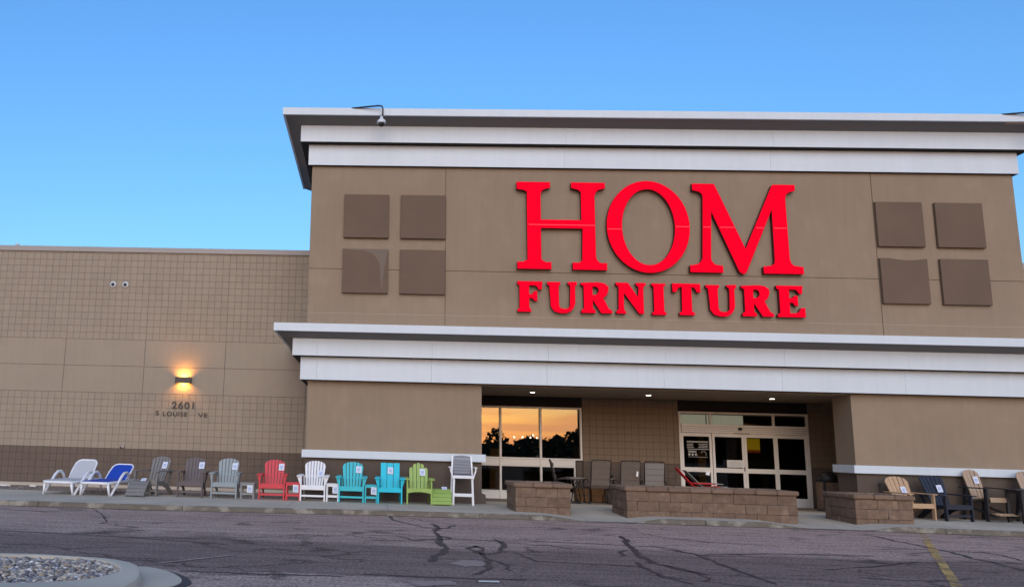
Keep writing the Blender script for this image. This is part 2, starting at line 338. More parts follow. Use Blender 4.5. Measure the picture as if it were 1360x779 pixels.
# tar-filled cracks, paint, patches: thin sheets
CR = [[0.07,[[1.14,-4.78],[1.21,-5.12],[1.23,-5.69],[1.09,-6.38],[1.12,-7.05],[1.23,-7.2],[1.3,-7.36]]],[0.06,[[1.23,-5.69],[1.41,-5.59],[1.58,-4.99]]],[0.09,[[1.12,-7.05],[1.05,-8.02],[1.07,-8.4],[1.08,-8.76],[1.03,-9.12],[0.9,-9.48],[0.82,-9.87],[0.76,-10.18]]],[0.05,[[0.36,-3.42],[0.44,-4.38],[0.73,-5.05],[0.93,-5.57],[1.23,-5.69]]],[0.04,[[0.42,-7.27],[0.51,-7.42],[0.67,-7.8],[1.08,-7.59],[1.3,-7.36]]],[0.07,[[1.99,-7.24],[2.03,-7.48],[1.99,-8.22],[1.85,-8.84],[1.7,-9.14],[1.55,-9.25],[1.48,-9.0],[1.41,-8.6],[1.55,-8.26],[1.62,-8.47],[1.54,-9.19],[1.54,-9.69],[1.47,-10.48],[1.42,-10.7],[1.26,-11.03],[1.16,-11.19]]],[0.05,[[1.57,-9.74],[1.66,-9.95],[1.73,-10.21],[1.66,-10.59],[1.71,-10.73]]],[0.02,[[-0.16,-7.26],[1.11,-7.14],[2.42,-7.78]]],[0.02,[[-0.17,-5.83],[1.14,-5.72],[2.79,-5.72]]],[0.02,[[-0.14,-8.13],[0.42,-7.88],[0.8,-7.85],[1.03,-8.18]]],[0.05,[[-0.1,-11.39],[0.45,-11.44],[0.86,-11.43],[1.13,-11.46],[1.77,-11.36]]],[0.03,[[2.02,-8.86],[2.12,-9.41]]],[0.08,[[4.35,-5.99],[4.28,-6.58],[4.07,-7.42],[3.96,-8.14],[3.81,-8.74],[3.8,-9.25],[3.79,-9.66],[3.87,-9.97],[4.01,-10.25],[4.12,-10.52]]],[0.06,[[3.58,-9.49],[3.46,-9.97],[3.48,-10.22],[3.51,-10.52],[3.45,-10.86],[3.51,-10.89],[3.56,-11.06],[3.62,-11.3]]],[0.04,[[3.87,-8.1],[3.64,-8.44],[3.62,-8.79],[3.49,-8.95]]],[0.03,[[2.49,-7.38],[3.25,-7.41],[4.02,-7.51],[4.52,-7.61],[4.65,-8.03],[4.72,-8.36]]],[0.02,[[2.78,-5.77],[4.21,-6.03],[5.49,-6.31]]],[0.03,[[2.13,-9.37],[2.18,-9.78],[2.52,-9.81],[2.98,-9.87],[3.41,-9.98]]],[0.03,[[2.4,-7.9],[2.74,-7.85],[3.01,-8.26]]],[0.02,[[3.08,-4.14],[4.24,-4.25],[4.69,-4.34],[5.0,-4.48],[5.05,-4.81]]],[0.06,[[9.43,-4.19],[9.61,-4.46],[9.43,-5.33],[9.47,-5.87],[9.37,-6.42],[9.4,-6.81],[9.13,-7.76],[9.16,-8.08],[9.03,-8.55],[8.99,-8.91]]],[0.03,[[6.96,-8.57],[7.37,-8.6]]],[0.03,[[6.58,-9.27],[7.11,-8.9],[7.77,-8.5],[8.74,-8.19],[9.21,-8.14],[9.6,-8.1]]],[0.04,[[6.04,-10.23],[6.51,-10.4],[7.02,-10.29],[7.6,-9.97]]],[0.03,[[10.91,-5.18],[10.98,-5.62]]],[0.04,[[9.49,-6.71],[9.92,-6.75],[10.01,-7.11],[9.78,-7.86]]],[0.02,[[8.01,-6.71],[8.27,-6.8],[8.81,-6.73]]],[0.06,[[4.43,-7.92],[4.77,-8.3],[4.68,-9.55],[4.67,-10.36],[4.66,-11.05]]],[0.04,[[3.85,-9.63],[3.99,-10.19],[4.02,-10.71],[3.83,-11.05]]],[0.02,[[4.98,-6.3],[6.13,-6.75],[7.68,-7.02]]],[0.04,[[4.71,-8.47],[5.99,-7.97],[7.62,-7.85]]],[0.03,[[5.92,-9.62],[6.87,-9.14],[7.92,-8.36]]],[0.03,[[-5.66,-8.35],[-4.01,-8.56],[-2.0,-9.12]]],[0.02,[[-5.9,-3.6],[-5.15,-5.07],[-4.53,-6.69]]],[0.02,[[-7.32,-4.69],[-5.59,-5.24],[-3.61,-5.33],[-1.21,-5.52]]],[0.02,[[-3.61,-8.62],[-2.65,-8.49],[-1.41,-7.94],[-0.4,-7.44]]],[0.04,[[-2.13,-11.67],[-1.57,-11.63],[-0.26,-11.61]]]]
cr_ = MB()
for w, pts in CR:
    P = [Vector((x, y, 0)) for x, y in pts]; Q = [P[0]]
    for a, b in zip(P, P[1:]):
        L = (b - a).length; n = max(1, int(L / 0.12)); nrm = Vector((-(b - a).y, (b - a).x, 0)).normalized()
        for k in range(1, n + 1):
            q = a.lerp(b, k / n); q += nrm * random.gauss(0, 0.016 if k < n else 0); Q.append(q)
    off = []
    for i, q in enumerate(Q):
        d = (Q[min(i + 1, len(Q) - 1)] - Q[max(i - 1, 0)]); nn = Vector((-d.y, d.x, 0)).normalized()
        hw = w * 0.62 * random.uniform(0.45, 1.25) * (0.35 if i in (0, len(Q) - 1) else 1) + 0.002
        off.append((q + nn * hw, q - nn * hw * random.uniform(.7, 1.2)))
    b = len(cr_.v)
    for p, q in off: cr_.v += [(p.x, p.y, 0.004), (q.x, q.y, 0.004)]
    for i in range(len(off) - 1): cr_.f.append((b + 2 * i, b + 2 * i + 1, b + 2 * i + 3, b + 2 * i + 2))
cr_.build('tar_crack_seal', 'tar', kind='structure')
def sheet(pts, name, m, z=0.004): return MB().poly([(x, y, z) for x, y in pts]).build(name, m, kind='structure')
def stripe(p, q, w, name, m, z=0.008, n=14):
    mb = MB(); p = Vector(p); q = Vector(q); d = q - p; nn = Vector((-d.y, d.x)).normalized() * w / 2
    for i in range(n + 1):
        c = p.lerp(q, i / n); a = c + nn * random.uniform(.85, 1.1); b = c - nn * random.uniform(.85, 1.1); mb.v += [(a.x, a.y, z), (b.x, b.y, z)]
    for i in range(n): mb.f.append((2 * i, 2 * i + 1, 2 * i + 3, 2 * i + 2))
    return mb.build(name, m, kind='structure')
stripe((11.05, -3.52), (6.75, -10.95), 0.115, 'parking_line', 'yellow_paint', n=40)
stripe((-2.5, -11.15), (-1.75, -10.2), 0.05, 'worn_line', 'tan_paint')
stripe((1.6, -5.0), (2.9, -3.22), 0.04, 'worn_line', 'tan_paint', 0.0025, 12)
sheet([(1.19, -11.62), (1.42, -11.60), (1.41, -11.70), (1.18, -11.72)], 'white_mark', 'white_paint', 0.012)
def blob(pts, name, m, z):
    pts = [Vector(p) for p in pts]; out = []
    for i, a in enumerate(pts):
        b = pts[(i + 1) % len(pts)]
        for k in range(5): q = a.lerp(b, k / 5); out.append((q.x + random.gauss(0, .015), q.y + random.gauss(0, .02)))
    sheet(out, name, m, z)
blob([(1.0, -10.28), (1.18, -9.95), (1.43, -9.9), (1.46, -10.2), (1.40, -10.45), (1.15, -10.55)], 'asphalt_patch', 'asphalt_patch', 0.006)
blob([(.35, -11.75), (.9, -11.66), (.93, -11.95), (.5, -12.1)], 'asphalt_patch', 'asphalt_patch', 0.006)
# ---------------------------------------------------------------- kerbed island with river stones
OUT = [(-9, -12.2), (-6, -11.8), (-4.6, -11.74), (-4.13, -11.76), (-3.73, -11.73), (-3.42, -11.77), (-2.96, -11.85), (-2.68, -11.99), (-2.5, -12.17), (-2.35, -12.45), (-2.22, -12.9), (-2.16, -13.3), (-2.2, -13.75), (-2.4, -14.2), (-2.8, -14.7), (-4, -15.2), (-9, -15.6)]
INN = [(-8.8, -12.36), (-6, -11.96), (-4.6, -11.89), (-4.06, -11.91), (-3.68, -11.88), (-3.39, -11.90), (-3.06, -11.98), (-2.78, -12.15), (-2.6, -12.40), (-2.5, -12.65), (-2.5, -12.89), (-2.6, -13.2), (-2.83, -13.45), (-3.25, -13.62), (-3.9, -13.68), (-5.5, -13.75), (-8.8, -13.9)]
def smooth_(P, m=4):
    out = []
    for i in range(len(P) - 1):
        a, b, c, d = P[max(i - 1, 0)], P[i], P[i + 1], P[min(i + 2, len(P) - 1)]
        for k in range(m):
            t = k / m; out.append(tuple(.5 * (2 * b[q] + (c[q] - a[q]) * t + (2 * a[q] - 5 * b[q] + 4 * c[q] - d[q]) * t * t + (3 * b[q] - a[q] - 3 * c[q] + d[q]) * t ** 3) for q in (0, 1)))
    return out + [P[-1]]
OUT = smooth_(OUT); INN = smooth_(INN)
mb = MB(); n = len(OUT)
for (ox, oy), (ix, iy) in zip(OUT, INN):
    dx, dy = ox - ix, oy - iy; L = math.hypot(dx, dy); dx /= L; dy /= L
    mb.v += [(ox + dx * .03, oy + dy * .03, 0), (ox, oy, .11), (ox - dx * .02, oy - dy * .02, .145), (ox - dx * .05, oy - dy * .05, .15), (ix + dx * .02, iy + dy * .02, .15), (ix, iy, .14), (ix, iy, .03)]
for i in range(n):
    j = (i + 1) % n
    if j:
        for k in range(6): mb.f.append((i * 7 + k, j * 7 + k, j * 7 + k + 1, i * 7 + k + 1))
isl = mb.build('island_kerb', 'concrete_i' if 'concrete_i' in M else 'concrete', kind='structure', smooth=False)
MB().poly([(x, y, 0.09) for x, y in INN]).build('island_soil', 'mulch', isl)
AP = [(-2.9, -11.86), (-2.70, -11.62), (-2.56, -11.53), (-2.42, -11.60), (-2.25, -11.76), (-2.07, -12.03), (-1.94, -12.34), (-1.93, -12.6), (-2.02, -12.9), (-2.1, -13.4), (-2.3, -13.9), (-2.45, -13.4), (-2.5, -12.4)]
AP = smooth_(AP, 5)
MB().prism([(x, y, 0.0) for x, y in AP], (0, 0, 0.02)).build('gutter_apron', 'concrete', isl)
MB().prism([(-2.3 + (x + 2.3) * 1.22 + .02, -12.5 + (y + 12.5) * 1.05, 0.001) for x, y in AP], (0, 0, 0.008)).build('tar_joint', 'tar', isl)
def inside(x, y, P):
    c = False
    for (x0, y0), (x1, y1) in zip(P, P[1:] + P[:1]):
        if (y0 > y) != (y1 > y) and x < (x1 - x0) * (y - y0) / (y1 - y0) + x0: c = not c
    return c
ico = [];
t_ = (1 + 5 ** .5) / 2
ICO = [Vector(v).normalized() for v in ((-1, t_, 0), (1, t_, 0), (-1, -t_, 0), (1, -t_, 0), (0, -1, t_), (0, 1, t_), (0, -1, -t_), (0, 1, -t_), (t_, 0, -1), (t_, 0, 1), (-t_, 0, -1), (-t_, 0, 1))]
ICF = [(0, 11, 5), (0, 5, 1), (0, 1, 7), (0, 7, 10), (0, 10, 11), (1, 5, 9), (5, 11, 4), (11, 10, 2), (10, 7, 6), (7, 1, 8), (3, 9, 4), (3, 4, 2), (3, 2, 6), (3, 6, 8), (3, 8, 9), (4, 9, 5), (2, 4, 11), (6, 2, 10), (8, 6, 7), (9, 8, 1)]
shades = [(.40, .36, .31), (.28, .25, .23), (.19, .175, .17), (.55, .52, .46), (.34, .26, .19), (.26, .28, .32), (.13, .12, .13), (.65, .64, .62)]
gm = [mat('river_stone', c, 0.8, 0.15, 8, 0.15, 60, 0.1) for c in shades]
mb = MB(); mi = []
k = 0
while k < 6400:
    x = random.uniform(-5.6, -2.48); y = random.uniform(-13.8, -11.86)
    if not inside(x, y, INN): k += 0.3; continue
    k += 1; r = random.choice((.012, .015, .018, .021, .026, .034)) * random.uniform(.8, 1.15); z = 0.10 + random.uniform(0, .035) + .02 * math.sin(x * 3) * math.cos(y * 4)
    R = Matrix.Rotation(random.uniform(0, 6.28), 3, 'Z') @ Matrix.Rotation(random.uniform(-.5, .5), 3, 'X'); sc = Vector((random.uniform(.9, 1.5), random.uniform(.7, 1.0), random.uniform(.5, .8)))
    b = len(mb.v)
    for q in ICO:
        q = q * random.uniform(.88, 1.1); q = R @ Vector((q.x * sc.x, q.y * sc.y, q.z * sc.z)) * r; mb.v.append((x + q.x, y + q.y, z + q.z))
    c = random.choices(range(8), (5, 4, 3, 2, 2, 2, 2, 1))[0]
    for f in ICF: mb.f.append(tuple(b + i for i in f)); mi.append(c)
me = bpy.data.meshes.new('river_gravel'); me.from_pydata(mb.v, [], mb.f); me.update()
for g in gm: me.materials.append(g)
me.polygons.foreach_set('material_index', mi)
for p in me.polygons: p.use_smooth = True
o = bpy.data.objects.new('river_gravel', me); COL.objects.link(o); tag(o, 'grey and tan river gravel filling the kerbed island', 'gravel'); o['kind'] = 'stuff'
# ================================================================= the store building
store = empty('furniture_store', 'brown stucco furniture store with white cornices, recessed entrance and block side wing', 'building', (0, 0, 0))
A0, A1 = -1.767, 16.319; B0 = -1.694; B1 = 16.25; J0, J1 = 2.724, 11.822
# --- upper wall: six stucco panels with open joints over a dark backing
MB().box(A0 + .03, A1 - .03, 0.03, 5.0, 3.0, 9.95).build('wall_core', 'stucco', store)
zc = [4.35, 5.957, 9.80]; xc = [A0, 1.79, 12.759, A1]
for i in range(3):
    for j in range(2):
        MB().box(xc[i] + (.008 if i else 0), xc[i + 1] - (.008 if i < 2 else 0), 0, 0.05, zc[j] + (.007 if j else 0), zc[j + 1] - (.007 if j == 0 else 0)).build('wall_panel', 'stucco', store)
for x0, x1 in ((A0, A0 + .05), (A1 - .05, A1)): MB().box(x0, x1, 0.052, 5.0, 4.35, 9.8).build('side_wall', 'stucco', store)
MB().box(A0 + .02, A1 - .02, -0.004, 0.0, 4.783, 4.789).build('reveal_bead', mat('bead', (0.5, 0.42, 0.33), 0.7), store)
# --- raised square panels
PX = [(-.88, .301), (.611, 1.786), (12.775, 13.937), (14.252, 15.428)]; PZ = [(6.788, 7.961), (5.315, 6.484)]
for a, b in PX:
    for c, d in PZ:
        o = MB().box(a, b, -0.09, 0.0, c, d).build('square_panel', 'panel_dark', store, bevel=0.006)
PEEL = [(-.869, 6.479), (-.572, 6.434), (-.351, 6.438), (-.153, 6.379), (-.028, 6.28), (.06, 6.144), (.095, 5.994), (.105, 5.719), (.134, 5.446), (.159, 5.422), (.173, 5.696), (.209, 5.996), (.265, 6.323), (.296, 6.44), (.292, 6.479)]
MB().prism([(x, -0.0905, z) for x, z in PEEL], (0, -0.003, 0)).build('peeled_patch', mat('peeled', (0.178, 0.137, 0.105), 0.9, 0.08, 3), store)
MB().prism([(12.99 + .95 * t, -0.0905, 6.484 - (.05 * math.sin(math.pi * t) if 0 < t < 1 else 0)) for t in [k / 10 for k in range(11)]][::-1], (0, -0.003, 0)).build('peeled_patch', 'stucco', store)
# --- cornices
def cornice(nm, x0, x1, yb, pr, zcr, bands, joints, splitx):
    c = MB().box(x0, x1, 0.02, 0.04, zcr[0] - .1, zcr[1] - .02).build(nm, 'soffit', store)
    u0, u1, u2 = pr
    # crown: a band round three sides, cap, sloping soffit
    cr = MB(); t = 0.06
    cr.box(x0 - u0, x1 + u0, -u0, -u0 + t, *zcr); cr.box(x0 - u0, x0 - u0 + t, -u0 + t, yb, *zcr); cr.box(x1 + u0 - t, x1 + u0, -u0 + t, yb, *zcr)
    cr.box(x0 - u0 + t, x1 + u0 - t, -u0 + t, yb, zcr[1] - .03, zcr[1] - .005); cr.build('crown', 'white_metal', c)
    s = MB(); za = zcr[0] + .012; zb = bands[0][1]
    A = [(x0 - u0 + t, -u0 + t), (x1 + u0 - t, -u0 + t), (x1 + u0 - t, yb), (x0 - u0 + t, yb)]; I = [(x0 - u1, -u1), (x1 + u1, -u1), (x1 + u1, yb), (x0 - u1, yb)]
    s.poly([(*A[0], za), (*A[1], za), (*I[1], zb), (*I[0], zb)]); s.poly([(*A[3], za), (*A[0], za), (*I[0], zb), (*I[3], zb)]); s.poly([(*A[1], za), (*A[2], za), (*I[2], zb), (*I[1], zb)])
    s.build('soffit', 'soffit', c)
    for (z0, z1), u in zip(bands, (u1, u2)):
        js = [x0 - u] + [j for j in joints if x0 - u < j < x1 + u] + [x1 + u]
        for a, b in zip(js, js[1:]):
            MB().box(a + .002, b - .002, -u + random.uniform(0, .0012), 0.0, z0, z1).build('fascia_panel', 'white_metal', c)
        MB().box(x0 - u + .003, x1 + u - .003, -u + .004, yb, z0 - .004, z0 - .0005).build('drip_board', 'bulkhead', c)  # thin black strip paints the shade under each band
        MB().box(x0 - u, x0, 0.001, yb, z0, z1).build('fascia_return', 'white_metal', c)
        MB().box(x1, x1 + u, 0.001, yb, z0, z1).build('fascia_return', 'white_metal', c)
    # shadow gap between the two bands
    return c
JT = [-1.461 + 3.04 * 0, 1.442, 4.33, 7.22, 10.1, 13.06]
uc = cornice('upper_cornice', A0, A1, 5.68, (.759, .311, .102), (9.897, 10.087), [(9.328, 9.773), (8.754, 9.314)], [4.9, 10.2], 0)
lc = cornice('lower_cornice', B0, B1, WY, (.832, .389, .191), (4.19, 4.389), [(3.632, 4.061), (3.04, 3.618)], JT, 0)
MB().box(15.80, 16.9, -.70, -.50, 9.88, 9.905).build('bare_soffit_board', mat('raw_board', (0.42, 0.27, 0.2), 0.9), uc)
MB().box(A0 + .05, A1 - .05, 0.05, 5.0, 9.95, 10.0).build('roof', 'roof', store)
# --- lower piers
def pier(x0, x1, yb, inner):
    p = MB().box(x0, x1, 0.0, yb, 1.20, 3.2).build('pier', 'stucco', store)
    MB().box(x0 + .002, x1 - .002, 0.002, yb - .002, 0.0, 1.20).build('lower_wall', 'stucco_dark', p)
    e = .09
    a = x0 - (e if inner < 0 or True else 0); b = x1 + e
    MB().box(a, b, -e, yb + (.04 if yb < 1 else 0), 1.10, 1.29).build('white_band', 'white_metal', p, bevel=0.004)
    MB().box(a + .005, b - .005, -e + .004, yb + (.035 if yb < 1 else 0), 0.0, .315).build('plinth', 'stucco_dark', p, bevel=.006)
    return p
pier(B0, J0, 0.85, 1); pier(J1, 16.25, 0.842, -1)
MB().box(16.26, 16.32, 0.3, WY, 0, 3.3).build('side_wall', 'stucco', store)
MB().box(B0 + .02, B0 + .08, 0.852, WY, 0, 3.2).build('side_wall', 'stucco', store)
# --- recess: ceiling, tile wall
MB().box(B0 + .1, 16.2, -.02, RY, 3.055, 3.09).build('porch_ceiling', 'porch_ceiling', store)
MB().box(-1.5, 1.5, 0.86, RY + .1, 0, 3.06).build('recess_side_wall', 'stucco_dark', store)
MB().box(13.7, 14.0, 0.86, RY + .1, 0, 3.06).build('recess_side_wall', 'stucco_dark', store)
# scored block walls: each square tile is a real bevelled face standing proud of the groove bed
def tiles(parent, y, x0, x1, xb, z0, z1, mt, gm, big=12, skip=None):
    mb = MB(); g = .0065; d = .006
    i0 = math.floor((x0 - xb) / TW) - 1; i1 = math.ceil((x1 - xb) / TW) + 1; k1 = math.ceil((z1 - z0) / TW)
    for i in range(i0, i1):
        for k in range(k1):
            a = max(x0, xb + i * TW); b = min(x1, xb + (i + 1) * TW); c = z0 + k * TW; e = min(z1, c + TW)
            if b - a < .03 or e - c < .02: continue
            if skip and skip(a, b, c, e): continue
            ga = g * (1.8 if i % big == 0 else 1); gb = g * (1.8 if (i + 1) % big == 0 else 1); o = random.uniform(-.001, .001)
            j = len(mb.v); mb.v += [(a + ga * .4, y, c + g * .4), (b - gb * .4, y, c + g * .4), (b - gb * .4, y, e - g * .4), (a + ga * .4, y, e - g * .4),
                (a + ga, y - d + o, c + g), (b - gb, y - d + o, c + g), (b - gb, y - d + o, e - g), (a + ga, y - d + o, e - g)]
            mb.f += [(j + 4, j + 5, j + 6, j + 7), (j, j + 1, j + 5, j + 4), (j + 1, j + 2, j + 6, j + 5), (j + 2, j + 3, j + 7, j + 6), (j + 3, j, j + 4, j + 7)]
    o = mb.build('block_tiles', mt, parent, kind='stuff'); return o
wing = MB().box(-16, A0 + .02, WY, 24, 0, 7.02).build('wing_wall', 'groove', store)
MB().box(-16, A0 - .01, WY - .0005, WY + .001, 0, 1.15).build('lower_backing', 'groove_dark', wing)
XB = -9.34
tiles(wing, WY - .001, -16, A0 - .01, XB, 2.768 - 8 * TW, 2.766, 'block_light', 0)
tiles(wing, WY - .001, -16, A0 - .01, XB, 4.369, 7.06, 'block_light', 0)
tiles(wing, WY - .001, -16, A0 - .01, XB, 1.148 - 6 * TW, 1.142, 'block_dark', 0)
pz = [2.768, 3.568, 4.369]
for i in range(-3, 4):
    a = XB + i * 12 * TW; b = min(a + 12 * TW, A0 - .01); a = max(a, -16)
    if b - a < .1: continue
    for c, d in zip(pz, pz[1:]):
        MB().box(a + .008, b - .008, WY - .008, WY, c + .006, d - .006).build('smooth_panel', 'block_light', wing, bevel=.002)
MB().box(-16, A0 + .0, WY - .05, WY + .3, 7.06, 7.22).build('coping', 'coping', wing, bevel=.008)
MB().box(-16, A0, WY + .3, 24, 7.0, 7.05).build('roof', 'roof', wing)
w2 = MB().box(A1 - .02, 34, WY, 24, 0, 7.02).build('wing_wall', 'block_light', store)
MB().box(A1, 34, WY - .05, WY + .3, 7.02, 7.22).build('coping', 'coping', w2)
# recess wall (with openings for window and doors)
WX0, WX1, WXL = 1.7, 6.14, 5.93; DX0, DX1 = 8.95, 12.66
rw = MB().box(WX1, DX0, RY, RY + .2, 0, 3.06).build('recess_wall', 'groove_dark', store)
for q in ((1.5, WX0, 0, 3.06), (DX1, 13.7, 0, 3.06), (WXL, WX1 - .002, 0, 1.17)): MB().box(q[0], q[1], RY, RY + .2, q[2], q[3]).build('wall_section', 'groove_dark', rw)
MB().box(WX0, WX1, RY, RY + .2, 2.70, 3.06).build('header', 'bulkhead', rw); MB().box(DX0, DX1, RY, RY + .2, 2.68, 3.06).build('header', 'bulkhead', rw)  # headers coloured near-black for the unlit top of the wall
def hole(a, b, c, e):
    mx = (a + b) / 2; mz = (c + e) / 2
    return (mx < WX1 and 1.17 < mz < 2.70) or (mx < WXL and mz <= 1.17) or (DX0 < mx < DX1 and mz < 2.68)
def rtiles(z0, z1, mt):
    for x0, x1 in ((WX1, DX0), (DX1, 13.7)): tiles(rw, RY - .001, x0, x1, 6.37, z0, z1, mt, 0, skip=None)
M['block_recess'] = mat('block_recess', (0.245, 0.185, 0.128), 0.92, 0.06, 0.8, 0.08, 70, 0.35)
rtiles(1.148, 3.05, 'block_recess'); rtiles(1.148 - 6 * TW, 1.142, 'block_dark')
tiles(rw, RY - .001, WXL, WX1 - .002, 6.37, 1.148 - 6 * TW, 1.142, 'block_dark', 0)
# --- window
def mull(name, x0, x1, z0, z1, par, y0=RY - .045, y1=RY + .05, m='alu'): return MB().box(x0, x1, y0, y1, z0, z1).build(name, m, par, bevel=.004)
win = MB().box(WX0, WX1, RY + .04, RY + .09, 2.64, 2.70).build('window', 'alu', store)
mull('frame_rail', WX0, WX1, 2.645, 2.70, win); mull('frame_rail', WX0, WX1 - .05, 1.172, 1.215, win)
mull('frame_jamb', WX1 - .055, WX1, 1.172, 2.643, win)
mull('transom_band', WX0, WXL - .0, .955, 1.168, win, RY - .03)
mull('transom_lip', WX0, WXL, 1.0, 1.012, win, RY - .05); 
mull('sill_band', WX0, WXL, 0.0, .235, win, RY - .03); mull('sill_lip', WX0, WXL, .238, .262, win, RY - .05)
mull('frame_jamb', WXL - .04, WXL, .264, .953, win)
for x in (3.76, 4.935):
    mull('mullion', x - .03, x + .03, 1.217, 2.643, win, RY - .06); mull('mullion', x - .03, x + .03, 0.01, 1.168, win, RY - .062)
xs_ = [WX0, 3.73, 4.905, WX1 - .05]
for a, b in zip(xs_, xs_[1:]):
    MB().poly([(a + .03, RY + .02, 1.21), (b, RY + .02, 1.21), (b, RY + .02, 2.65), (a + .03, RY + .02, 2.65)]).build('pane', 'window_glass', win)
    MB().poly([(a + .03, RY + .02, .25), (min(b, WXL - .02), RY + .02, .25), (min(b, WXL - .02), RY + .02, .96), (a + .03, RY + .02, .96)]).build('pane', 'door_glass', win)
# --- sliding doors
dr = MB().box(DX0, DX1, RY + .05, RY + .12, 2.60, 2.68).build('entrance_doors', 'alu', store)
mull('frame_rail', DX0, DX1, 2.63, 2.68, dr); mull('frame_jamb', DX0, DX0 + .055, 0.0, 2.628, dr); mull('frame_jamb', DX1 - .055, DX1, 0.0, 2.628, dr)
mull('header_box', DX0 + .055, DX1 - .055, 2.075, 2.315, dr, RY - .12)
for z in (2.13, 2.185, 2.24): mull('header_groove', DX0 + .06, DX1 - .06, z, z + .009, dr, RY - .123, RY - .11, 'groove')
for x in (9.87, 10.79, 11.68): 
    if x != 10.79: mull('mullion', x - .025, x + .025, 2.317, 2.628, dr)
TX = [DX0 + .055, 9.87, 11.68, DX1 - .055]
for a, b in zip(TX, TX[1:]): MB().poly([(a, RY + .02, 2.3), (b, RY + .02, 2.3), (b, RY + .02, 2.64), (a, RY + .02, 2.64)]).build('pane', 'door_glass', dr)
LX = [9.005, 9.885, 10.795, 11.70, 12.60]
for k in range(4):
    a, b = LX[k], LX[k + 1]; yo = RY - (.06 if k in (1, 2) else .02); e = .065
    a += .004; b -= .004
    for nm, q in (('stile', (a, a + e, .02, 2.07)), ('stile', (b - e, b, .02, 2.07)), ('top_rail', (a + e, b - e, 1.965, 2.07)), ('mid_rail', (a + e, b - e, .945, 1.075)), ('bottom_rail', (a + e, b - e, .02, .27))):
        MB().box(q[0], q[1], yo, yo + .045, q[2], q[3]).build(nm, 'alu', dr, bevel=.003)
    for z0, z1 in ((1.07, 1.97), (.265, .95)):
        MB().poly([(a + e - .01, yo + .02, z0), (b - e + .01, yo + .02, z0), (b - e + .01, yo + .02, z1), (a + e - .01, yo + .02, z1)]).build('pane', 'door_glass', dr)
MB().lathe([(.001, -.06), (.045, -.055), (.06, -.03), (.06, 0), (.03, .02)], 14, (10.66, RY - .16, 2.22)).build('motion_sensor', 'black', dr)
MB().box(10.48, 10.92, RY - .15, RY - .12, 2.068, 2.085).build('sensor_strip', 'black', dr)
MB().box(10.755, 10.775, RY - .075, RY - .06, 1.0, 1.12).build('lock', 'dark_metal', dr)
# notices on and behind the door glass
paper = M['paper'] = mat('paper', (0.78, 0.77, 0.72), 0.8, 0.03, 4); ink = M['ink'] = mat('ink', (0.16, 0.16, 0.17), 0.8)
M['decal'] = mat('decal', (0.55, 0.55, 0.50), 0.7)
yd = RY - .045
MB().box(10.28, 10.74, yd + .001, yd + .006, 1.10, 1.31).build('paper_notice', 'paper', dr)
mb = MB()
for k in range(7): z = 1.285 - k * .025; w = random.uniform(.14, .2) if k else .08; mb.box(10.51 - w, 10.51 + w, yd - .0008, yd + .001, z - .009, z)
mb.build('notice_text', mat('grey_ink', (.45, .45, .45), .8), dr)
mb = MB(); yy = RY - .003
mb.box(9.17, 9.78, yy - .002, yy, 1.79, 1.825)
for k, (a, b) in enumerate(((.0, .19), (.33, .60), (.0, .17), (.36, .60), (0, .2), (.33, .6))): z = 1.755 - (k // 2) * .045; mb.box(9.17 + a, 9.17 + b, yy - .002, yy, z - .025, z - .006)
mb.box(9.18, 9.79, yy - .002, yy, 1.585, 1.605); mb.box(9.2, 9.44, yy - .002, yy, 1.50, 1.52); mb.box(9.2, 9.44, yy - .002, yy, 1.53, 1.55); mb.box(9.2, 9.76, yy - .002, yy, 1.365, 1.375)
for k in range(3):
    c = (9.23 + k * .095, 1.44); mb.prism([(c[0] + .034 * math.cos(t), yy - .002, c[1] + .034 * math.sin(t)) for t in [i * math.pi / 6 for i in range(12)]], (0, .002, 0))
for i in range(10):
    t0 = i * math.pi / 9 - .6; t1 = t0 + math.pi / 9
    mb.prism([(9.64 + r * math.cos(t), yy - .002, 1.46 + r * math.sin(t)) for r, t in ((.07, t0), (.07, t1), (.082, t1), (.082, t0))], (0, .002, 0))
mb.build('hours_decal', 'decal', dr)
# --- interior seen through the glass
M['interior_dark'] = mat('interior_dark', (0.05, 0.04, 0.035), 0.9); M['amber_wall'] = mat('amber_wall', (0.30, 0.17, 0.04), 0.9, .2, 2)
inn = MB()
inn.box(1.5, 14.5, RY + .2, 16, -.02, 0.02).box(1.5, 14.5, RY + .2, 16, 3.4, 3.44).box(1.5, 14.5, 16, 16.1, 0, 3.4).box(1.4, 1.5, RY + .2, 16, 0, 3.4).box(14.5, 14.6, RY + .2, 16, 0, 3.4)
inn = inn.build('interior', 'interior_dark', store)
for x0, x1, y, z1 in ((3.0, 3.35, 5.2, 2.0), (3.75, 4.05, 6.0, 1.45), (6.55, 7.0, 6.4, 1.6), (10.5, 10.75, 6.5, 2.2)): MB().box(x0, x1, y, y + .3, 0, z1).build('display_partition', 'amber_wall', inn)
MB().box(8.96, 9.86, RY + .3, RY + .33, 2.33, 2.62).build('pale_board', mat('pale_board', (0.62, 0.62, 0.5), .8, emit=(.62, .62, .46), estr=.09), inn)  # own glow added to these boards, which are no lamps
MB().box(9.90, 10.95, RY + .3, RY + .33, 2.33, 2.615).build('pale_board', bpy.data.materials['pale_board'], inn)
MB().box(10.98, 11.4, RY + .5, RY + .53, 2.33, 2.40).build('display_sign', 'yellow_paint', inn)
o = MB().box(10.95, 11.42, RY + .35, RY + .38, 1.62, 1.95).build('yellow_poster', mat('poster', (0.55, 0.36, 0.02), .7, emit=(.6, .38, .0), estr=.045), inn)  # faint glow added to the poster's printed colour
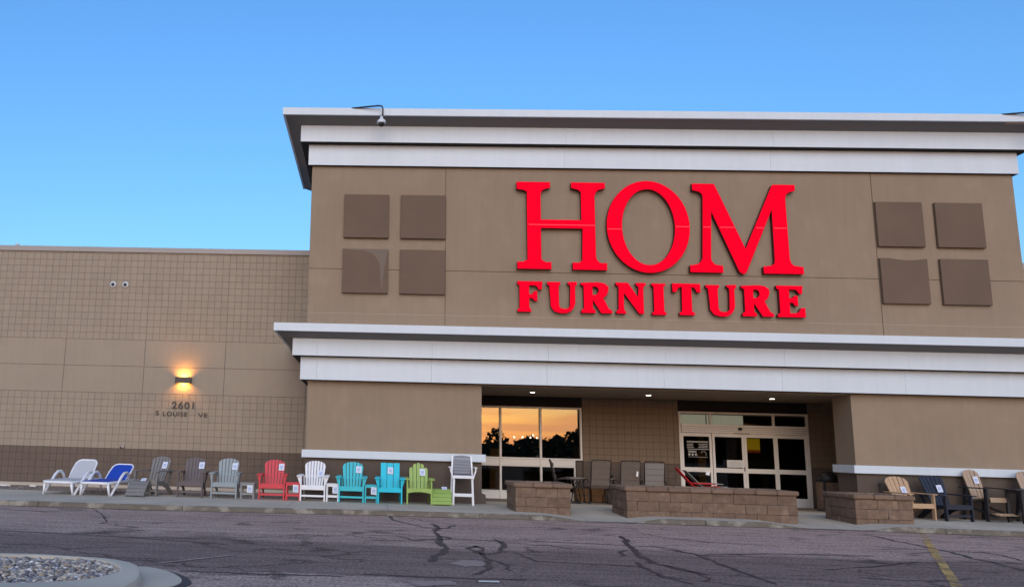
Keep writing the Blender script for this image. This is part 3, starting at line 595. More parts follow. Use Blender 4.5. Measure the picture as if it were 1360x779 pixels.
MB().box(10.95, 11.42, RY + .35, RY + .38, 1.54, 1.617).build('poster_foot', mat('poster_foot', (0.3, 0.05, 0.01), .7, emit=(.3, .04, 0), estr=.03), inn)  # same added glow at the poster's foot
for k, (x, y, z) in enumerate([(4.402, 5.2, 1.815), (4.658, 5.2, 1.822), (4.902, 5.2, 1.817), (4.985, 5.2, 1.888), (5.1, 5.2, 1.811)]):
    MB().lathe([(.001, -.025), (.018, -.02), (.026, 0), (.018, .02), (.001, .025)], 10, (x, y, z)).build('pendant_lamp', 'lamp_warm' if 'lamp_warm' in M else M.setdefault('lamp_warm', lamp_mat('lamp_warm', (1, .8, .55), 1.2)), inn)
for k in range(9):
    x = random.uniform(5, 6.6); z = random.uniform(1.3, 1.75); MB().box(x, x + random.uniform(.03, .2), 6.5, 6.6, z, z + random.uniform(.03, .1)).build('display_item', 'amber_wall', inn)
# ================================================================= sign
HL = {"H":[[[3.63,8.348],[4.496,8.348],[4.496,8.195],[4.351,8.154],[4.285,8.122],[4.244,8.018],[4.244,7.334],[5.287,7.334],[5.287,8.018],[5.287,8.08],[5.214,8.154],[5.042,8.195],[5.042,8.348],[5.911,8.348],[5.911,8.195],[5.738,8.154],[5.668,8.08],[5.636,7.985],[5.636,6.357],[5.668,6.272],[5.738,6.207],[5.911,6.207],[5.911,6.02],[5.042,6.02],[5.042,6.207],[5.214,6.207],[5.287,6.272],[5.287,6.357],[5.311,7.108],[4.244,7.108],[4.244,6.357],[4.244,6.272],[4.351,6.207],[4.496,6.207],[4.496,6.02],[3.63,6.02],[3.63,6.207],[3.784,6.207],[3.89,6.272],[3.89,6.357],[3.89,7.985],[3.89,8.08],[3.823,8.122],[3.63,8.154]]],"F":[[[3.627,5.698],[4.265,5.698],[4.242,5.481],[4.163,5.481],[4.129,5.551],[4.076,5.591],[3.924,5.591],[3.924,5.35],[4.009,5.372],[4.048,5.444],[4.129,5.444],[4.129,5.192],[4.048,5.192],[4.009,5.26],[3.924,5.26],[3.924,5.046],[3.941,4.995],[3.97,4.965],[3.97,4.905],[3.627,4.905],[3.627,4.965],[3.677,4.995],[3.677,5.046],[3.677,5.551],[3.677,5.591],[3.627,5.617]]],"U":[[[4.383,5.691],[4.716,5.691],[4.716,5.622],[4.675,5.591],[4.675,5.539],[4.675,5.124],[4.699,5.027],[4.782,5.002],[4.88,5.002],[4.951,5.064],[4.951,5.161],[4.965,5.539],[4.951,5.622],[4.903,5.636],[4.903,5.691],[5.133,5.707],[5.133,5.622],[5.088,5.591],[5.088,5.539],[5.088,5.161],[5.046,5.027],[4.965,4.935],[4.848,4.883],[4.699,4.883],[4.547,4.935],[4.462,5.064],[4.462,5.2],[4.438,5.539],[4.438,5.591],[4.383,5.622]]],"R":[[[5.238,5.684],[5.668,5.707],[5.823,5.684],[5.929,5.6],[5.929,5.491],[5.883,5.369],[5.794,5.297],[5.929,5.023],[6.01,4.977],[6.01,4.904],[5.734,4.904],[5.529,5.252],[5.529,5.079],[5.529,5.023],[5.588,4.977],[5.588,4.904],[5.238,4.904],[5.238,4.977],[5.304,5.023],[5.304,5.079],[5.304,5.539],[5.304,5.6],[5.238,5.628]],[[5.528,5.584],[5.606,5.595],[5.664,5.556],[5.685,5.486],[5.664,5.415],[5.61,5.38],[5.526,5.372]]],"N":[[[6.119,5.708],[6.425,5.708],[6.671,5.325],[6.671,5.325],[6.689,5.574],[6.671,5.621],[6.625,5.644],[6.625,5.708],[6.867,5.708],[6.867,5.644],[6.831,5.621],[6.806,5.574],[6.806,4.907],[6.689,4.907],[6.311,5.448],[6.311,5.037],[6.325,4.976],[6.359,4.976],[6.359,4.907],[6.119,4.907],[6.119,4.976],[6.171,4.995],[6.171,5.037],[6.187,5.574],[6.171,5.621],[6.119,5.644]]],"I":[[[7.015,5.701],[7.362,5.701],[7.362,5.649],[7.315,5.617],[7.315,5.576],[7.315,5.037],[7.315,4.986],[7.362,4.957],[7.362,4.893],[7.015,4.893],[7.015,4.957],[7.064,4.986],[7.064,5.037],[7.064,5.576],[7.064,5.617],[7.015,5.649]]],"T":[[[7.538,5.715],[8.236,5.715],[8.236,5.49],[8.144,5.49],[8.109,5.571],[8.061,5.62],[8.009,5.62],[8.009,5.05],[8.009,4.991],[8.081,4.962],[8.061,4.9],[7.694,4.9],[7.694,4.962],[7.758,4.991],[7.758,5.05],[7.772,5.62],[7.724,5.62],[7.663,5.571],[7.631,5.49],[7.538,5.49]]],"E":[[[10.125,5.708],[10.778,5.708],[10.751,5.5],[10.678,5.5],[10.642,5.569],[10.59,5.61],[10.433,5.61],[10.433,5.39],[10.509,5.39],[10.561,5.455],[10.642,5.455],[10.642,5.194],[10.561,5.194],[10.509,5.271],[10.433,5.271],[10.433,5.004],[10.561,5.004],[10.642,5.028],[10.711,5.141],[10.808,5.141],[10.808,4.901],[10.125,4.901],[10.125,4.966],[10.188,5.004],[10.188,5.028],[10.188,5.569],[10.188,5.61],[10.125,5.628]]]}
HL['M'] = [[(8.144, 8.36), (8.70, 8.36), (8.734, 8.29), (9.418, 6.637), (10.171, 8.34), (10.207, 8.36), (10.747, 8.36), (10.747, 8.21), (10.60, 8.16), (10.52, 8.10), (10.49, 8.0), (10.505, 6.416), (10.53, 6.30), (10.60, 6.225), (10.83, 6.195), (10.83, 6.01), (9.838, 6.01), (9.838, 6.19), (10.03, 6.215), (10.11, 6.27), (10.13, 6.36), (10.133, 7.70), (9.42, 6.06), (9.40, 6.02), (9.33, 5.985), (9.25, 6.02), (9.22, 6.07), (8.60, 7.63), (8.54, 6.38), (8.56, 6.30), (8.64, 6.215), (8.83, 6.19), (8.83, 6.01), (8.006, 6.01), (8.006, 6.19), (8.17, 6.215), (8.27, 6.27), (8.325, 6.38), (8.40, 8.0), (8.38, 8.09), (8.30, 8.15), (8.144, 8.185)]]
def ell(cx, cz, rx, rz, n=64): return [(cx + rx * math.cos(2 * math.pi * k / n), cz + rz * math.sin(2 * math.pi * k / n)) for k in range(n)]
HL['O'] = [ell(6.985, 7.192, 1.055, 1.222), ell(6.992, 7.182, .672, 1.008)]
def solid(name, loops, y0, y1, mats, parent, bev=0.006, label=None):
    cu = bpy.data.curves.new(name, 'CURVE'); cu.dimensions = '2D'; cu.fill_mode = 'BOTH'; cu.extrude = (y1 - y0) / 2 - bev; cu.bevel_depth = bev; cu.offset = -bev; cu.bevel_resolution = 0
    for lp in loops:
        s = cu.splines.new('POLY'); s.points.add(len(lp) - 1)
        for p, q in zip(s.points, lp): p.co = (q[0], q[1], 0, 1)
        s.use_cyclic_u = True
    tmp = bpy.data.objects.new('tmp', cu); COL.objects.link(tmp); tmp.rotation_euler = (math.pi / 2, 0, 0)
    dg = bpy.context.evaluated_depsgraph_get(); me = bpy.data.meshes.new_from_object(tmp.evaluated_get(dg)); bpy.data.objects.remove(tmp)
    me.transform(Matrix.Translation((0, (y0 + y1) / 2, 0)) @ Matrix.Rotation(math.pi / 2, 4, 'X')); me.name = name
    me.materials.clear()
    for m in mats: me.materials.append(M[m])
    if len(mats) > 1:
        for p in me.polygons: p.material_index = 0 if p.normal.y < -.5 else 1
    o = bpy.data.objects.new(name, me); COL.objects.link(o); o.parent = parent
    if label: o['label'] = label
    return o
sg = empty('store_sign', 'big red channel letters reading HOM over FURNITURE on the brown upper wall', 'sign')
def mv(L, dx, dz): return [[(x + dx, z + dz) for x, z in lp] for lp in L]
ux, uz = min(p[0] for p in HL['U'][0]), max(p[1] for p in HL['U'][0]); rx_, rz_ = min(p[0] for p in HL['R'][0]), max(p[1] for p in HL['R'][0])
LET = [('H', HL['H']), ('O', HL['O']), ('M', HL['M']), ('F', HL['F']), ('U', HL['U']), ('R', HL['R']), ('N', HL['N']), ('I', HL['I']), ('T', HL['T']),
       ('second U', mv(HL['U'], 8.375 - ux, 0.0)), ('second R', mv(HL['R'], 9.257 - rx_, 0)), ('E', HL['E'])]
for i, (nm, lp) in enumerate(LET):
    big = i < 3
    solid('letter', lp, -.155 if big else -.145, -.012, ('sign_face', 'sign_side'), sg, .008 if big else .010, label='red letter ' + nm)
for a, b, z in ((3.925, 5.63, 7.195), (5.95, 6.31, 7.11), (7.68, 8.02, 7.20), (8.375, 8.56, 7.2), (8.8, 9.16, 7.2), (9.70, 9.89, 7.2), (10.16, 10.475, 7.2)):
    MB().box(a, b, -.158, -.150, z - .0045, z + .0045).build('face_seam', 'sign_seam', sg)
# ================================================================= address numerals
ad = empty('address_sign', 'dark raised house number 2601 and street name below the wall lamp', 'sign')
def text(s, x0, z0, h, width, parent, name='letter', off=.008):
    n0 = 0
    cu = bpy.data.curves.new('t', 'FONT'); cu.body = s; cu.size = 1; cu.extrude = .012 / h; cu.offset = off; cu.space_character = 1.12
    tmp = bpy.data.objects.new('tmp', cu); COL.objects.link(tmp); dg = bpy.context.evaluated_depsgraph_get(); me = bpy.data.meshes.new_from_object(tmp.evaluated_get(dg)); bpy.data.objects.remove(tmp)
    xs = [v.co.x for v in me.vertices]; ys = [v.co.y for v in me.vertices]; sx = width / (max(xs) - min(xs)); sz = h / (max(ys) - min(ys))
    for v in me.vertices: v.co = ((v.co.x - min(xs)) * sx + x0, WY - .02 - v.co.z * h, (v.co.y - min(ys)) * sz + z0)
    me.flip_normals()
    # one object per character: split by x gaps
    bm = bmesh.new(); bm.from_mesh(me); seen = set(); isl_ = []
    for v in bm.verts:
        if v in seen: continue
        st = [v]; g = []; seen.add(v)
        while st:
            a = st.pop(); g.append(a)
            for e in a.link_edges:
                q = e.other_vert(a)
                if q not in seen: seen.add(q); st.append(q)
        isl_.append(g)
    iv = sorted(((min(v.co.x for v in g), max(v.co.x for v in g), g) for g in isl_), key=lambda t: t[0]); grp = []
    for a, b, g in iv:
        if grp and a < grp[-1][1] - .002: grp[-1][1] = max(grp[-1][1], b); grp[-1][2] += g
        else: grp.append([a, b, list(g)])
    for a, b, g in grp:
        gs = set(g); mb = MB(); idx = {v: i for i, v in enumerate(g)}; mb.v = [tuple(v.co) for v in g]
        mb.f = [tuple(idx[v] for v in f.verts) for f in bm.faces if f.verts[0] in gs]; mb.build(name, 'dark_metal', parent)
    bm.free()
text('2601', -5.985, 2.345, .21, .66, ad, 'numeral', .018); text('S', -6.46, 2.14, .13, .105, ad); text('LOUISE', -6.235, 2.125, .13, .725, ad); text('VE', -5.19, 2.11, .13, .285, ad)
# ================================================================= lamps and cameras on the walls
sc = empty('wall_lamp', 'dark box lamp throwing warm light up and down the block wall', 'lamp', (-5.67, WY, 3.19))
mb = MB(); mb.box(-.23, .23, -.16, -.145, -.09, .09).box(-.23, -.215, -.145, -.01, -.09, .09).box(.215, .23, -.145, -.01, -.09, .09); mb.build('housing', 'dark_metal', sc)
MB().box(-.08, .08, -.012, 0, -.08, .08).build('back_plate', 'dark_metal', sc)
for z in (-.088,): MB().box(-.09, .09, -.142, -.10, z, z + .012).build('lens', M.setdefault('lens', lamp_mat('lens', (1, .72, .4), .6)), sc)
for s_ in (1, -1):
    ld = bpy.data.lights.new('bulb', 'SPOT'); ld.energy = 22; ld.color = (1, .39, .06); ld.spot_size = math.radians(140); ld.spot_blend = 1.0; ld.shadow_soft_size = .07
    lo = bpy.data.objects.new('bulb', ld); COL.objects.link(lo); lo.parent = sc; lo.location = (0, -.115, 0)
    lo.rotation_euler = Vector((0, .30, s_)).to_track_quat('-Z', 'Y').to_euler()
for i, (x, lab) in enumerate(((-8.02, 'left one of two small white round cameras high on the block wing'), (-7.64, 'right one of two small white round cameras high on the block wing'))):
    c = empty('wall_camera', lab, 'camera', (x, WY - .005, 6.05), group='round cameras on the block wing')
    def yl(prof, m, nm):
        mb = MB().lathe(prof, 16); mb.v = [(a, -z, b) for a, b, z in mb.v]; return mb.build(nm, m, c, smooth=True)
    yl([(.095, 0), (.095, .03), (.075, .05), (.05, .055)], 'white_metal', 'base'); yl([(.05, .045), (.05, .07), (.025, .085), (.001, .088)], 'black', 'lens')
ub = empty('utility_box', 'small pale utility box low on the block wall above the grey chairs', 'utility box', (-7.36, WY, 1.20))
MB().box(-.045, .045, -.07, 0, -.04, .04).build('box', 'coping', ub, bevel=.01); MB().box(-.1, -.05, -.03, 0, -.06, .0).build('conduit_cap', 'dark_metal', ub)
def dome(x, lab, dx=1):
    d = empty('dome_camera', lab, 'camera', (x, -.759, 10.05), group='dome cameras on arms over the upper cornice')
    pts = [(-.78 * dx, .02, .035), (-.10 * dx, -.12, .055), (0, -.16, .03), (.03 * dx, -.19, -.05), (.03 * dx, -.2, -.22), (0, -.2, -.27)]
    MB().tube(pts, .022, 8).build('arm', 'dark_metal', d, smooth=True)
    MB().lathe([(.02, 0), (.035, -.02), (.04, -.07), (.10, -.12), (.115, -.17), (.115, -.2)], 18, (0, -.2, -.26)).build('hood', 'white_metal', d, smooth=True)
    MB().lathe([(.085, -.2), (.08, -.24), (.05, -.275), (.001, -.285)], 18, (0, -.2, -.26), caps=False).build('lens_bubble', 'black', d, smooth=True)
dome(.055, 'white dome camera hanging on a bent arm at the left end of the upper cornice'); dome(16.45, 'dome camera on an arm at the right end of the upper cornice')
vp = MB().lathe([(.05, 0), (.05, .35), (.06, .35), (.06, .4)], 12, (-11.45, WY + .7, 7.05)).build('roof_vent_pipe', 'white_metal'); tag(vp, 'pale vent pipe standing on the wing roof at far left', 'pipe')
for i, (x, y) in enumerate(((4.38, 2.0), (7.535, 2.0), (10.945, 2.2))):
    d = empty('ceiling_downlight', ['lit ceiling downlight above the window, leftmost of three', 'lit ceiling downlight above the sling chairs, middle of three', 'lit ceiling downlight in front of the doors, rightmost of three'][i], 'lamp', (x, y, 3.055), group='downlights in the porch ceiling')
    MB().lathe([(.085, -.035), (.12, -.03), (.125, 0)], 20, caps=False).build('trim_ring', 'white_metal', d); MB().lathe([(.001, -.062), (.06, -.058), (.085, -.035)], 20, caps=False).build('lens', M.setdefault('dl', lamp_mat('dl', (1, .93, .78), 2)), d)
    ld = bpy.data.lights.new('bulb', 'SPOT'); ld.energy = 3.5; ld.color = (1, .66, .36); ld.spot_size = math.radians(140); ld.spot_blend = .8; ld.shadow_soft_size = .08
    lo = bpy.data.objects.new('bulb', ld); COL.objects.link(lo); lo.parent = d; lo.location = (0, 0, -.09)
sp = MB().tube([(12.33, -.06, .55), (12.33, -.06, .84)], .012, 6).build('wall_stub_pipe', 'dark_metal'); sp2 = MB().lathe([(.02, 0), (.035, .02), (.02, .05)], 10, (12.33, -.06, .83)).build('valve', 'dark_metal', sp)
tag(sp, 'thin dark stub pipe with a round valve on the wall behind the right planter', 'pipe')
# ================================================================= stone planters
for k, c in enumerate(((.172, .112, .072), (.19, .124, .082), (.155, .100, .066), (.178, .118, .078))):
    M['stone%d' % k] = mat('split_stone', c, 0.95, 0.36, 7, 0.30, 38, 1.0, col2=tuple(min(1, q * 1.45 + .02) for q in c), thr=(0.56, 0.75, 4))
    M['cap%d' % k] = mat('cap_stone', tuple(q * 1.12 for q in c), 0.95, 0.12, 5, 0.14, 45, 0.7)
def stone(name, x0, x1, y0, y1, z0, z1, m, par, bev=.007, jit=.008):
    mb = MB().box(x0, x1, y0, y1, z0, z1); mb.v = [(x + random.uniform(-jit, jit) * .5, y + random.uniform(-jit, jit), z + random.uniform(-.3, .3) * jit) for x, y, z in mb.v]
    return mb.build(name, m, par, bevel=bev)
def planter(label, X0, X1, Y0, Y1, zt):
    p = empty('stone_planter', label, 'planter', ((X0 + X1) / 2, (Y0 + Y1) / 2, 0), group='stone block planters at the entrance')
    w = X1 - X0; d = Y1 - Y0; x0, x1, y0, y1 = -w / 2, w / 2, -d / 2, d / 2; th = .2; H = .205
    for c in range(4):
        zb = zt - .10 - (c + 1) * H; ztop = zb + H
        if ztop < -.01: continue
        zb = max(zb, -.06); off = (.23 if c % 2 else 0)
        for side in range(4):
            L = w if side < 2 else d - 2 * th; a = -L / 2; first = True
            while a < L / 2 - .05:
                b = min(L / 2, a + (.46 - (off if first and off else 0)) * random.uniform(.97, 1.03)); first = False
                if L / 2 - b < .14: b = L / 2
                g = .0014; o = random.uniform(-.009, .009); mm = 'stone%d' % random.randrange(4)
                if side == 0: stone('block', a + g, b - g, y0 + o, y0 + th, zb + g, ztop - g * .6, mm, p)
                elif side == 1: stone('block', a + g, b - g, y1 - th, y1, zb + g, ztop - g * .6, mm, p)
                elif side == 2: stone('block', x0 + o, x0 + th, a + g, b - g, zb + g, ztop - g * .6, mm, p)
                else: stone('block', x1 - th, x1, a + g, b - g, zb + g, ztop - g * .6, mm, p)
                a = b
    e = .045; z0, z1 = zt - .098, zt
    for side in range(4):
        L = w + 2 * e if side < 2 else d - 2 * .26 + 2 * e; a = -L / 2
        n = max(1, round(L / .46)); 
        for k in range(n):
            b = a + L / n; g = .003; mm = 'cap%d' % random.randrange(4); j = random.uniform(-.006, .006)
            if side == 0: stone('cap_stone', a + g, b - g, y0 - e + j, y0 + .26 - e, z0, z1 + j * .4, mm, p, .022, .004)
            elif side == 1: stone('cap_stone', a + g, b - g, y1 - .26 + e, y1 + e, z0, z1, mm, p, .022, .004)
            elif side == 2: stone('cap_stone', x0 - e + j, x0 + .26 - e, a + g, b - g, z0, z1, mm, p, .022, .004)
            else: stone('cap_stone', x1 - .26 + e, x1 + e, a + g, b - g, z0, z1, mm, p, .022, .004)
            a = b
    MB().box(x0 + th, x1 - th, y0 + th, y1 - th, zt - .2, zt - .1).build('soil', 'mulch', p)
planter('short stone block planter left of the entrance gap, beside the window', 3.145, 4.34, -2.42, -1.22, .725)
planter('long stone block planter in front of the doors, middle and widest of three', 5.54, 9.165, -2.44, -1.30, .712)
planter('short stone block planter at the right, in front of the tan chair', 10.39, 11.59, -2.44, -1.20, .69)
# ================================================================= furniture
def poly_wood(name, c, rough=.5): return mat(name, c, rough, .07, 3, .03, 60, .08)
for nm, c in dict(f_drift=(.20, .19, .175), f_brown=(.105, .085, .085), f_slate=(.27, .32, .33), f_red=(.62, .045, .06), f_white=(.78, .79, .80), f_teal=(.03, .50, .56), f_blue=(.0, .53, .66), f_green=(.30, .44, .10),
                  f_navy=(.013, .018, .032), f_tan=(.50, .33, .19), f_tan2=(.42, .30, .20), f_char=(.02, .02, .023), f_slat=(.19, .20, .23), f_tgrey=(.23, .24, .235)).items(): M[nm] = poly_wood(nm, c)
M['sling_grey'] = mat('sling_grey', (.50, .51, .52), .85, .03, 4, .08, 120, .15); M['sling_blue'] = mat('sling_blue', (.005, .055, .42), .75, .05, 4, .06, 120, .15)
M['sling_brown'] = mat('sling_brown', (.15, .118, .092), .85, .05, 4, .12, 110, .2); M['sling_lt'] = mat('sling_lt', (.26, .24, .215), .85, .05, 4, .12, 110, .2); M['sling_red'] = mat('sling_red', (.50, .012, .02), .8, .05, 4, .06, 110, .2)
M['resin'] = mat('resin', (.80, .82, .84), .35, .03, 3)
M['tag_paper'] = mat('tag_paper', (.72, .76, .84), .7, .03, 5); M['tag_ink'] = mat('tag_ink', (.42, .50, .68), .8, .1, 60)
def price_tag(par, o, ux, uz, w=.13, h=.175):
    """paper tag: origin o (lower left), unit vectors ux, uz in local coordinates"""
    o = Vector(o); ux = Vector(ux).normalized(); uz = Vector(uz).normalized(); n = ux.cross(uz)
    if n.y > 0: n = -n
    t = MB().prism([o, o + ux * w, o + ux * w + uz * h, o + uz * h], n * .003).build('price_tag', 'tag_paper', par)
    c = o + n * .0035; mb = MB()
    a = lambda s, q: c + ux * w * s + uz * h * q
    mb.prism([a(.2, .3), a(.8, .3), a(.8, .72), a(.2, .72)], n * .0005)
    for q in (.82, .2, .12): mb.prism([a(.15, q), a(.85, q), a(.85, q + .045), a(.15, q + .045)], n * .0005)
    mb.build('print', 'tag_ink', t)
def fan_back(root, m, n, mode, yb, zb, yt, zt, wb, wt, th=.022, label=None):
    """n slats fanning from width wb at the foot to wt; tops cut to the outline"""
    O = Vector((0, yb, zb)); V = Vector((0, yt - yb, zt - zb)); L = V.length; v = V / L; nrm = Vector((0, -v.z, v.y))
    def width(t): return (wb + (wt - wb) * min(1, t / .78)) if mode in ('arch', 'scallop', 'stepped') else wb + (wt - wb) * t
    def top(s):      # s in -1..1 across the back
        if mode == 'arch': return L - .17 * (1 - math.sqrt(max(0, 1 - min(1, abs(s) * .98) ** 2.2)))
        if mode == 'flat': return L
        if mode == 'soft': return L - .06 * abs(s) ** 2
        return L
    for i in range(n):
        s0 = -1 + 2 * i / n; s1 = -1 + 2 * (i + 1) / n; g = .0065; pts = []
        sag = .018 * (1 - (((s0 + s1) / 2) ** 2))           # the back is slightly dished
        def P(s, t): return O + Vector((s * width(t / L) / 2, 0, 0)) + v * t - nrm * sag
        if mode in ('stepped', 'scallop'):
            outer = i in (0, n - 1); tl = L - (.13 if outer else (.035 if i in (1, n - 2) else 0)); rr = (s1 - s0) * wt / 4
            tops = []
            for k in range(7):
                a = math.pi * k / 6; s = (s0 + s1) / 2 - (s1 - s0) / 2 * math.cos(a)
                if mode == 'stepped': h = tl - rr * (1.1 if not outer else 1.3) * (1 - math.sin(max(a, 0) if i <= n // 2 - 0 and not (i > n // 2) else a)) if True else tl
                else: h = tl - rr * .7 * (1 - math.sin(a))
                # shoulders: round only on the outside, straight toward the middle
                c = (s0 + s1) / 2
                if c < -.1 and a > math.pi / 2: h = tl
                if c > .1 and a < math.pi / 2: h = tl
                tops.append((s, h))
        else: tops = [(s0 + (s1 - s0) * k / 5, top(s0 + (s1 - s0) * k / 5)) for k in range(6)]
        def inset(s): return s0 + (s - s0) * (1 - 2 * g / (wb / n)) + g / (wb / n) * (s1 - s0)
        pts = [P(inset(s0), 0), P(inset(s0), L * .5)] + [P(inset(s), h) for s, h in tops] + [P(inset(s1), L * .5), P(inset(s1), 0)]
        MB().prism(pts, nrm * th).build('back_slat', m, root)
    return O, v, nrm
def adirondack(label, m, loc, rz=0, mode='arch', n=6, h=.92, aw=.73, lw=.62, arm_z=.59, wb=.40, wt=.52, bracket=True, stretcher=True, tagpos=(.08, .55), tagged=True, apron='plain', am=None, seatm=None):
    r = empty('adirondack_chair', label, 'chair', (loc[0], loc[1], gz(loc[0], loc[1]) + .002), rz, 'garden chairs on show along the storefront')
    am = am or m; hw = lw / 2
    for s in (-1, 1):
        MB().box(s * hw - (.035 if s > 0 else 0), s * hw + (.035 if s < 0 else 0), -.43, -.34, 0, arm_z - .022).build('front_leg', am, r, bevel=.004)
        xa = s * (aw / 2 - .065)
        # arm: waisted board
        pts = [(xa - .065, -.46, arm_z - .022), (xa + .065, -.46, arm_z - .022), (xa + .062, -.1, arm_z - .018), (xa + .045 + (.0 if s < 0 else 0), .34, arm_z - .012), (xa - .045, .34, arm_z - .012), (xa - .062, -.1, arm_z - .018)]
        MB().prism(pts, (0, 0, .024)).build('arm', am, r)
        if bracket:
            x0 = s * hw; x1 = s * (aw / 2 - .01)
            MB().prism([(x0, -.415, arm_z - .024), (x1, -.415, arm_z - .024), (x1 - s * .02, -.415, arm_z - .08), (x0, -.415, arm_z - .21)], (0, .022, 0)).build('arm_bracket', am, r)
        # side rail sweeping from the front leg down to the rear foot
        xi = s * (hw - .05); pr = [(-.40, .355), (-.05, .335), (.22, .25), (.52, .03), (.47, 0), (.36, 0), (.12, .17), (-.1, .245), (-.40, .27)]
        MB().prism([(xi - .013, y, z) for y, z in pr], (.026, 0, 0)).build('side_rail', am, r)
        MB().beam((s * (hw - .02), .33, arm_z - .03), (s * (hw - .06), .20, .26), .03, .06).build('rear_post', am, r)
    MB().box(-hw + .04, hw - .04, .27, .295, arm_z - .07, arm_z - .015).build('back_rail', am, r)
    if apron == 'arched':
        pts = [(-hw, -.435, .365), (hw, -.435, .365), (hw, -.435, .25)] + [(hw * (1 - 2 * k / 10), -.435, .25 + .045 * math.sin(math.pi * k / 10)) for k in range(1, 10)] + [(-hw, -.435, .25)]
        MB().prism(pts, (0, .022, 0)).build('front_rail', seatm or m, r)
    else: MB().box(-hw + .036, hw - .036, -.425, -.40, .262, .352).build('front_rail', seatm or m, r, bevel=.004)
    for k in range(5):
        y = -.42 + k * .105; z = .372 - (k * .105) * .22
        MB().prism([(-hw + .04, y, z - .022), (-hw + .04, y + .09, z - .022 - .02), (-hw + .04, y + .09, z - .02), (-hw + .04, y, z)], (lw - .08, 0, 0)).build('seat_slat', seatm or m, r)
    if stretcher: MB().box(-hw + .03, hw - .03, -.40, -.375, .10, .145).build('stretcher', am, r, bevel=.003)
    O, v, nr = fan_back(r, m, n, mode, .10, .27, .40, h, wb, wt)
    if tagged:
        c = O + v * ((h - .27) * tagpos[1]) + Vector((tagpos[0], 0, 0)) + nr * .025 - nr * 0; c = O + Vector((tagpos[0], 0, 0)) + v * (tagpos[1]) - nr * .0
        c = c + (nr if nr.y < 0 else -nr) * 0 ; nn = nr if nr.y < 0 else -nr
        price_tag(r, c + nn * .008 + (nn * .024 if nr.y < 0 else Vector()), (1, 0, .12 * random.uniform(-1, 1)), v)
    return r
def side_table(label, m, loc, w=.34, h=.38, rz=0, tagged=True):
    r = empty('side_table', label, 'table', (loc[0], loc[1], gz(loc[0], loc[1]) + .002), rz, 'small slatted side tables between the chairs'); a = w / 2
    for sx in (-1, 1):
        for sy in (-1, 1): MB().box(sx * a - (.035 if sx > 0 else 0), sx * a + (.035 if sx < 0 else 0), sy * a - (.035 if sy > 0 else 0), sy * a + (.035 if sy < 0 else 0), 0, h - .022).build('leg', m, r, bevel=.003)
    for s in (-1, 1):
        MB().box(-a + .036, a - .036, s * (a - .012) - .01, s * (a - .012) + .01, h - .07, h - .024).build('rail', m, r); MB().box(-a + .036, a - .036, s * (a - .012) - .01, s * (a - .012) + .01, .10, .145).build('rail', m, r)
    for k in range(4): q = -a - .01 + k * (w + .02) / 4; MB().box(-a - .012, a + .012, q + .003, q + (w + .02) / 4 - .003, h - .021, h).build('top_slat', m, r)
    if tagged: price_tag(r, (.0, -a - .014, h - .22), (1, 0, -.06), (0, 0, 1), .13, .17)
    return r
def ottoman(label, m, loc, rz=0, w=.46):
    r = empty('footrest', label, 'footrest', (loc[0], loc[1], gz(loc[0], loc[1]) + .002), rz); a = w / 2
    prof = [(.22, .33), (.10, .355), (-.02, .33), (-.12, .26), (-.20, .175), (-.27, .09), (-.33, .02)]
    for s in (-1, 1):
        pts = prof + [(-.27, 0), (-.16, .08), (-.04, .22), (.1, .27), (.22, .25)]
        MB().prism([(s * (a - .03) - .012, y, z - .012) for y, z in pts], (.024, 0, 0)).build('side_rail', m, r)
        MB().box(s * (a - .035) - .02, s * (a - .035) + .02, .14, .21, 0, .29).build('leg', m, r)
    for (y0, z0), (y1, z1) in zip(prof, prof[1:]):
        p, q = Vector((0, y0, z0)), Vector((0, y1, z1)); d = (q - p); g = d.normalized() * .005
        MB().beam(p + g, q - g, w, .022, up=(0, -d.z, d.y)).build('slat', m, r)
    price_tag(r, (.02 if w < .5 else 0, -.03, .35), (1, 0, 0), (0, .6, .35), .12, .12)
    return r
# ---- left row, in order along the walk
adirondack('weathered grey chair turned left with a footrest before it, right of the blue lounger', 'f_drift', (-5.32, -.70), -14, tagpos=(.06, .38))
ottoman('weathered grey slatted footrest in front of the leftmost turned chair', 'f_drift', (-5.52, -1.22), -6, .46)
adirondack('dark brown chair with rounded slat back, between the two grey chairs', 'f_brown', (-4.36, -.72), 3, bracket=False, tagpos=(.09, .40))
adirondack('slate blue-grey chair with rounded back, right of the dark brown one', 'f_slate', (-3.53, -.76), 2, tagpos=(.09, .40))
side_table('small dark grey side table between the slate and red chairs', 'f_tgrey', (-2.96, -.98), .33, .38)
adirondack('red chair with rounded slat back', 'f_red', (-2.39, -.74), 2, tagpos=(.10, .42))
side_table('small red side table between the red and white chairs', 'f_red', (-1.87, -.98), .34, .42)
adirondack('white chair with rounded slat back', 'f_white', (-1.40, -.78), 0, tagpos=(.08, .28), lw=.60, aw=.77, n=7)
side_table('small white side table right of the white chair', 'f_white', (-.93, -1.0), .30, .42)
adirondack('teal chair with rounded slat back, left of the square backed one', 'f_teal', (-.48, -.80), -1, lw=.60, aw=.75, tagpos=(.08, .42))
side_table('small teal side table between the two turquoise chairs', 'f_teal', (-.02, -1.0), .30, .42)
adirondack('bright turquoise chair with square three-board back', 'f_blue', (.43, -.84), -1, mode='flat', n=3, lw=.58, aw=.72, wb=.46, wt=.47, stretcher=False, tagpos=(-.06, .42))
adirondack('green chair with stepped round-topped slat back', 'f_green', (1.12, -.80), -1, mode='stepped', n=5, lw=.60, aw=.72, wb=.44, wt=.46, bracket=False, stretcher=False, apron='arched', tagpos=(.03, .40), h=.95)
ottoman('green slatted footrest between the green chair and the white bar chair', 'f_green', (1.64, -.95), 0, .46)
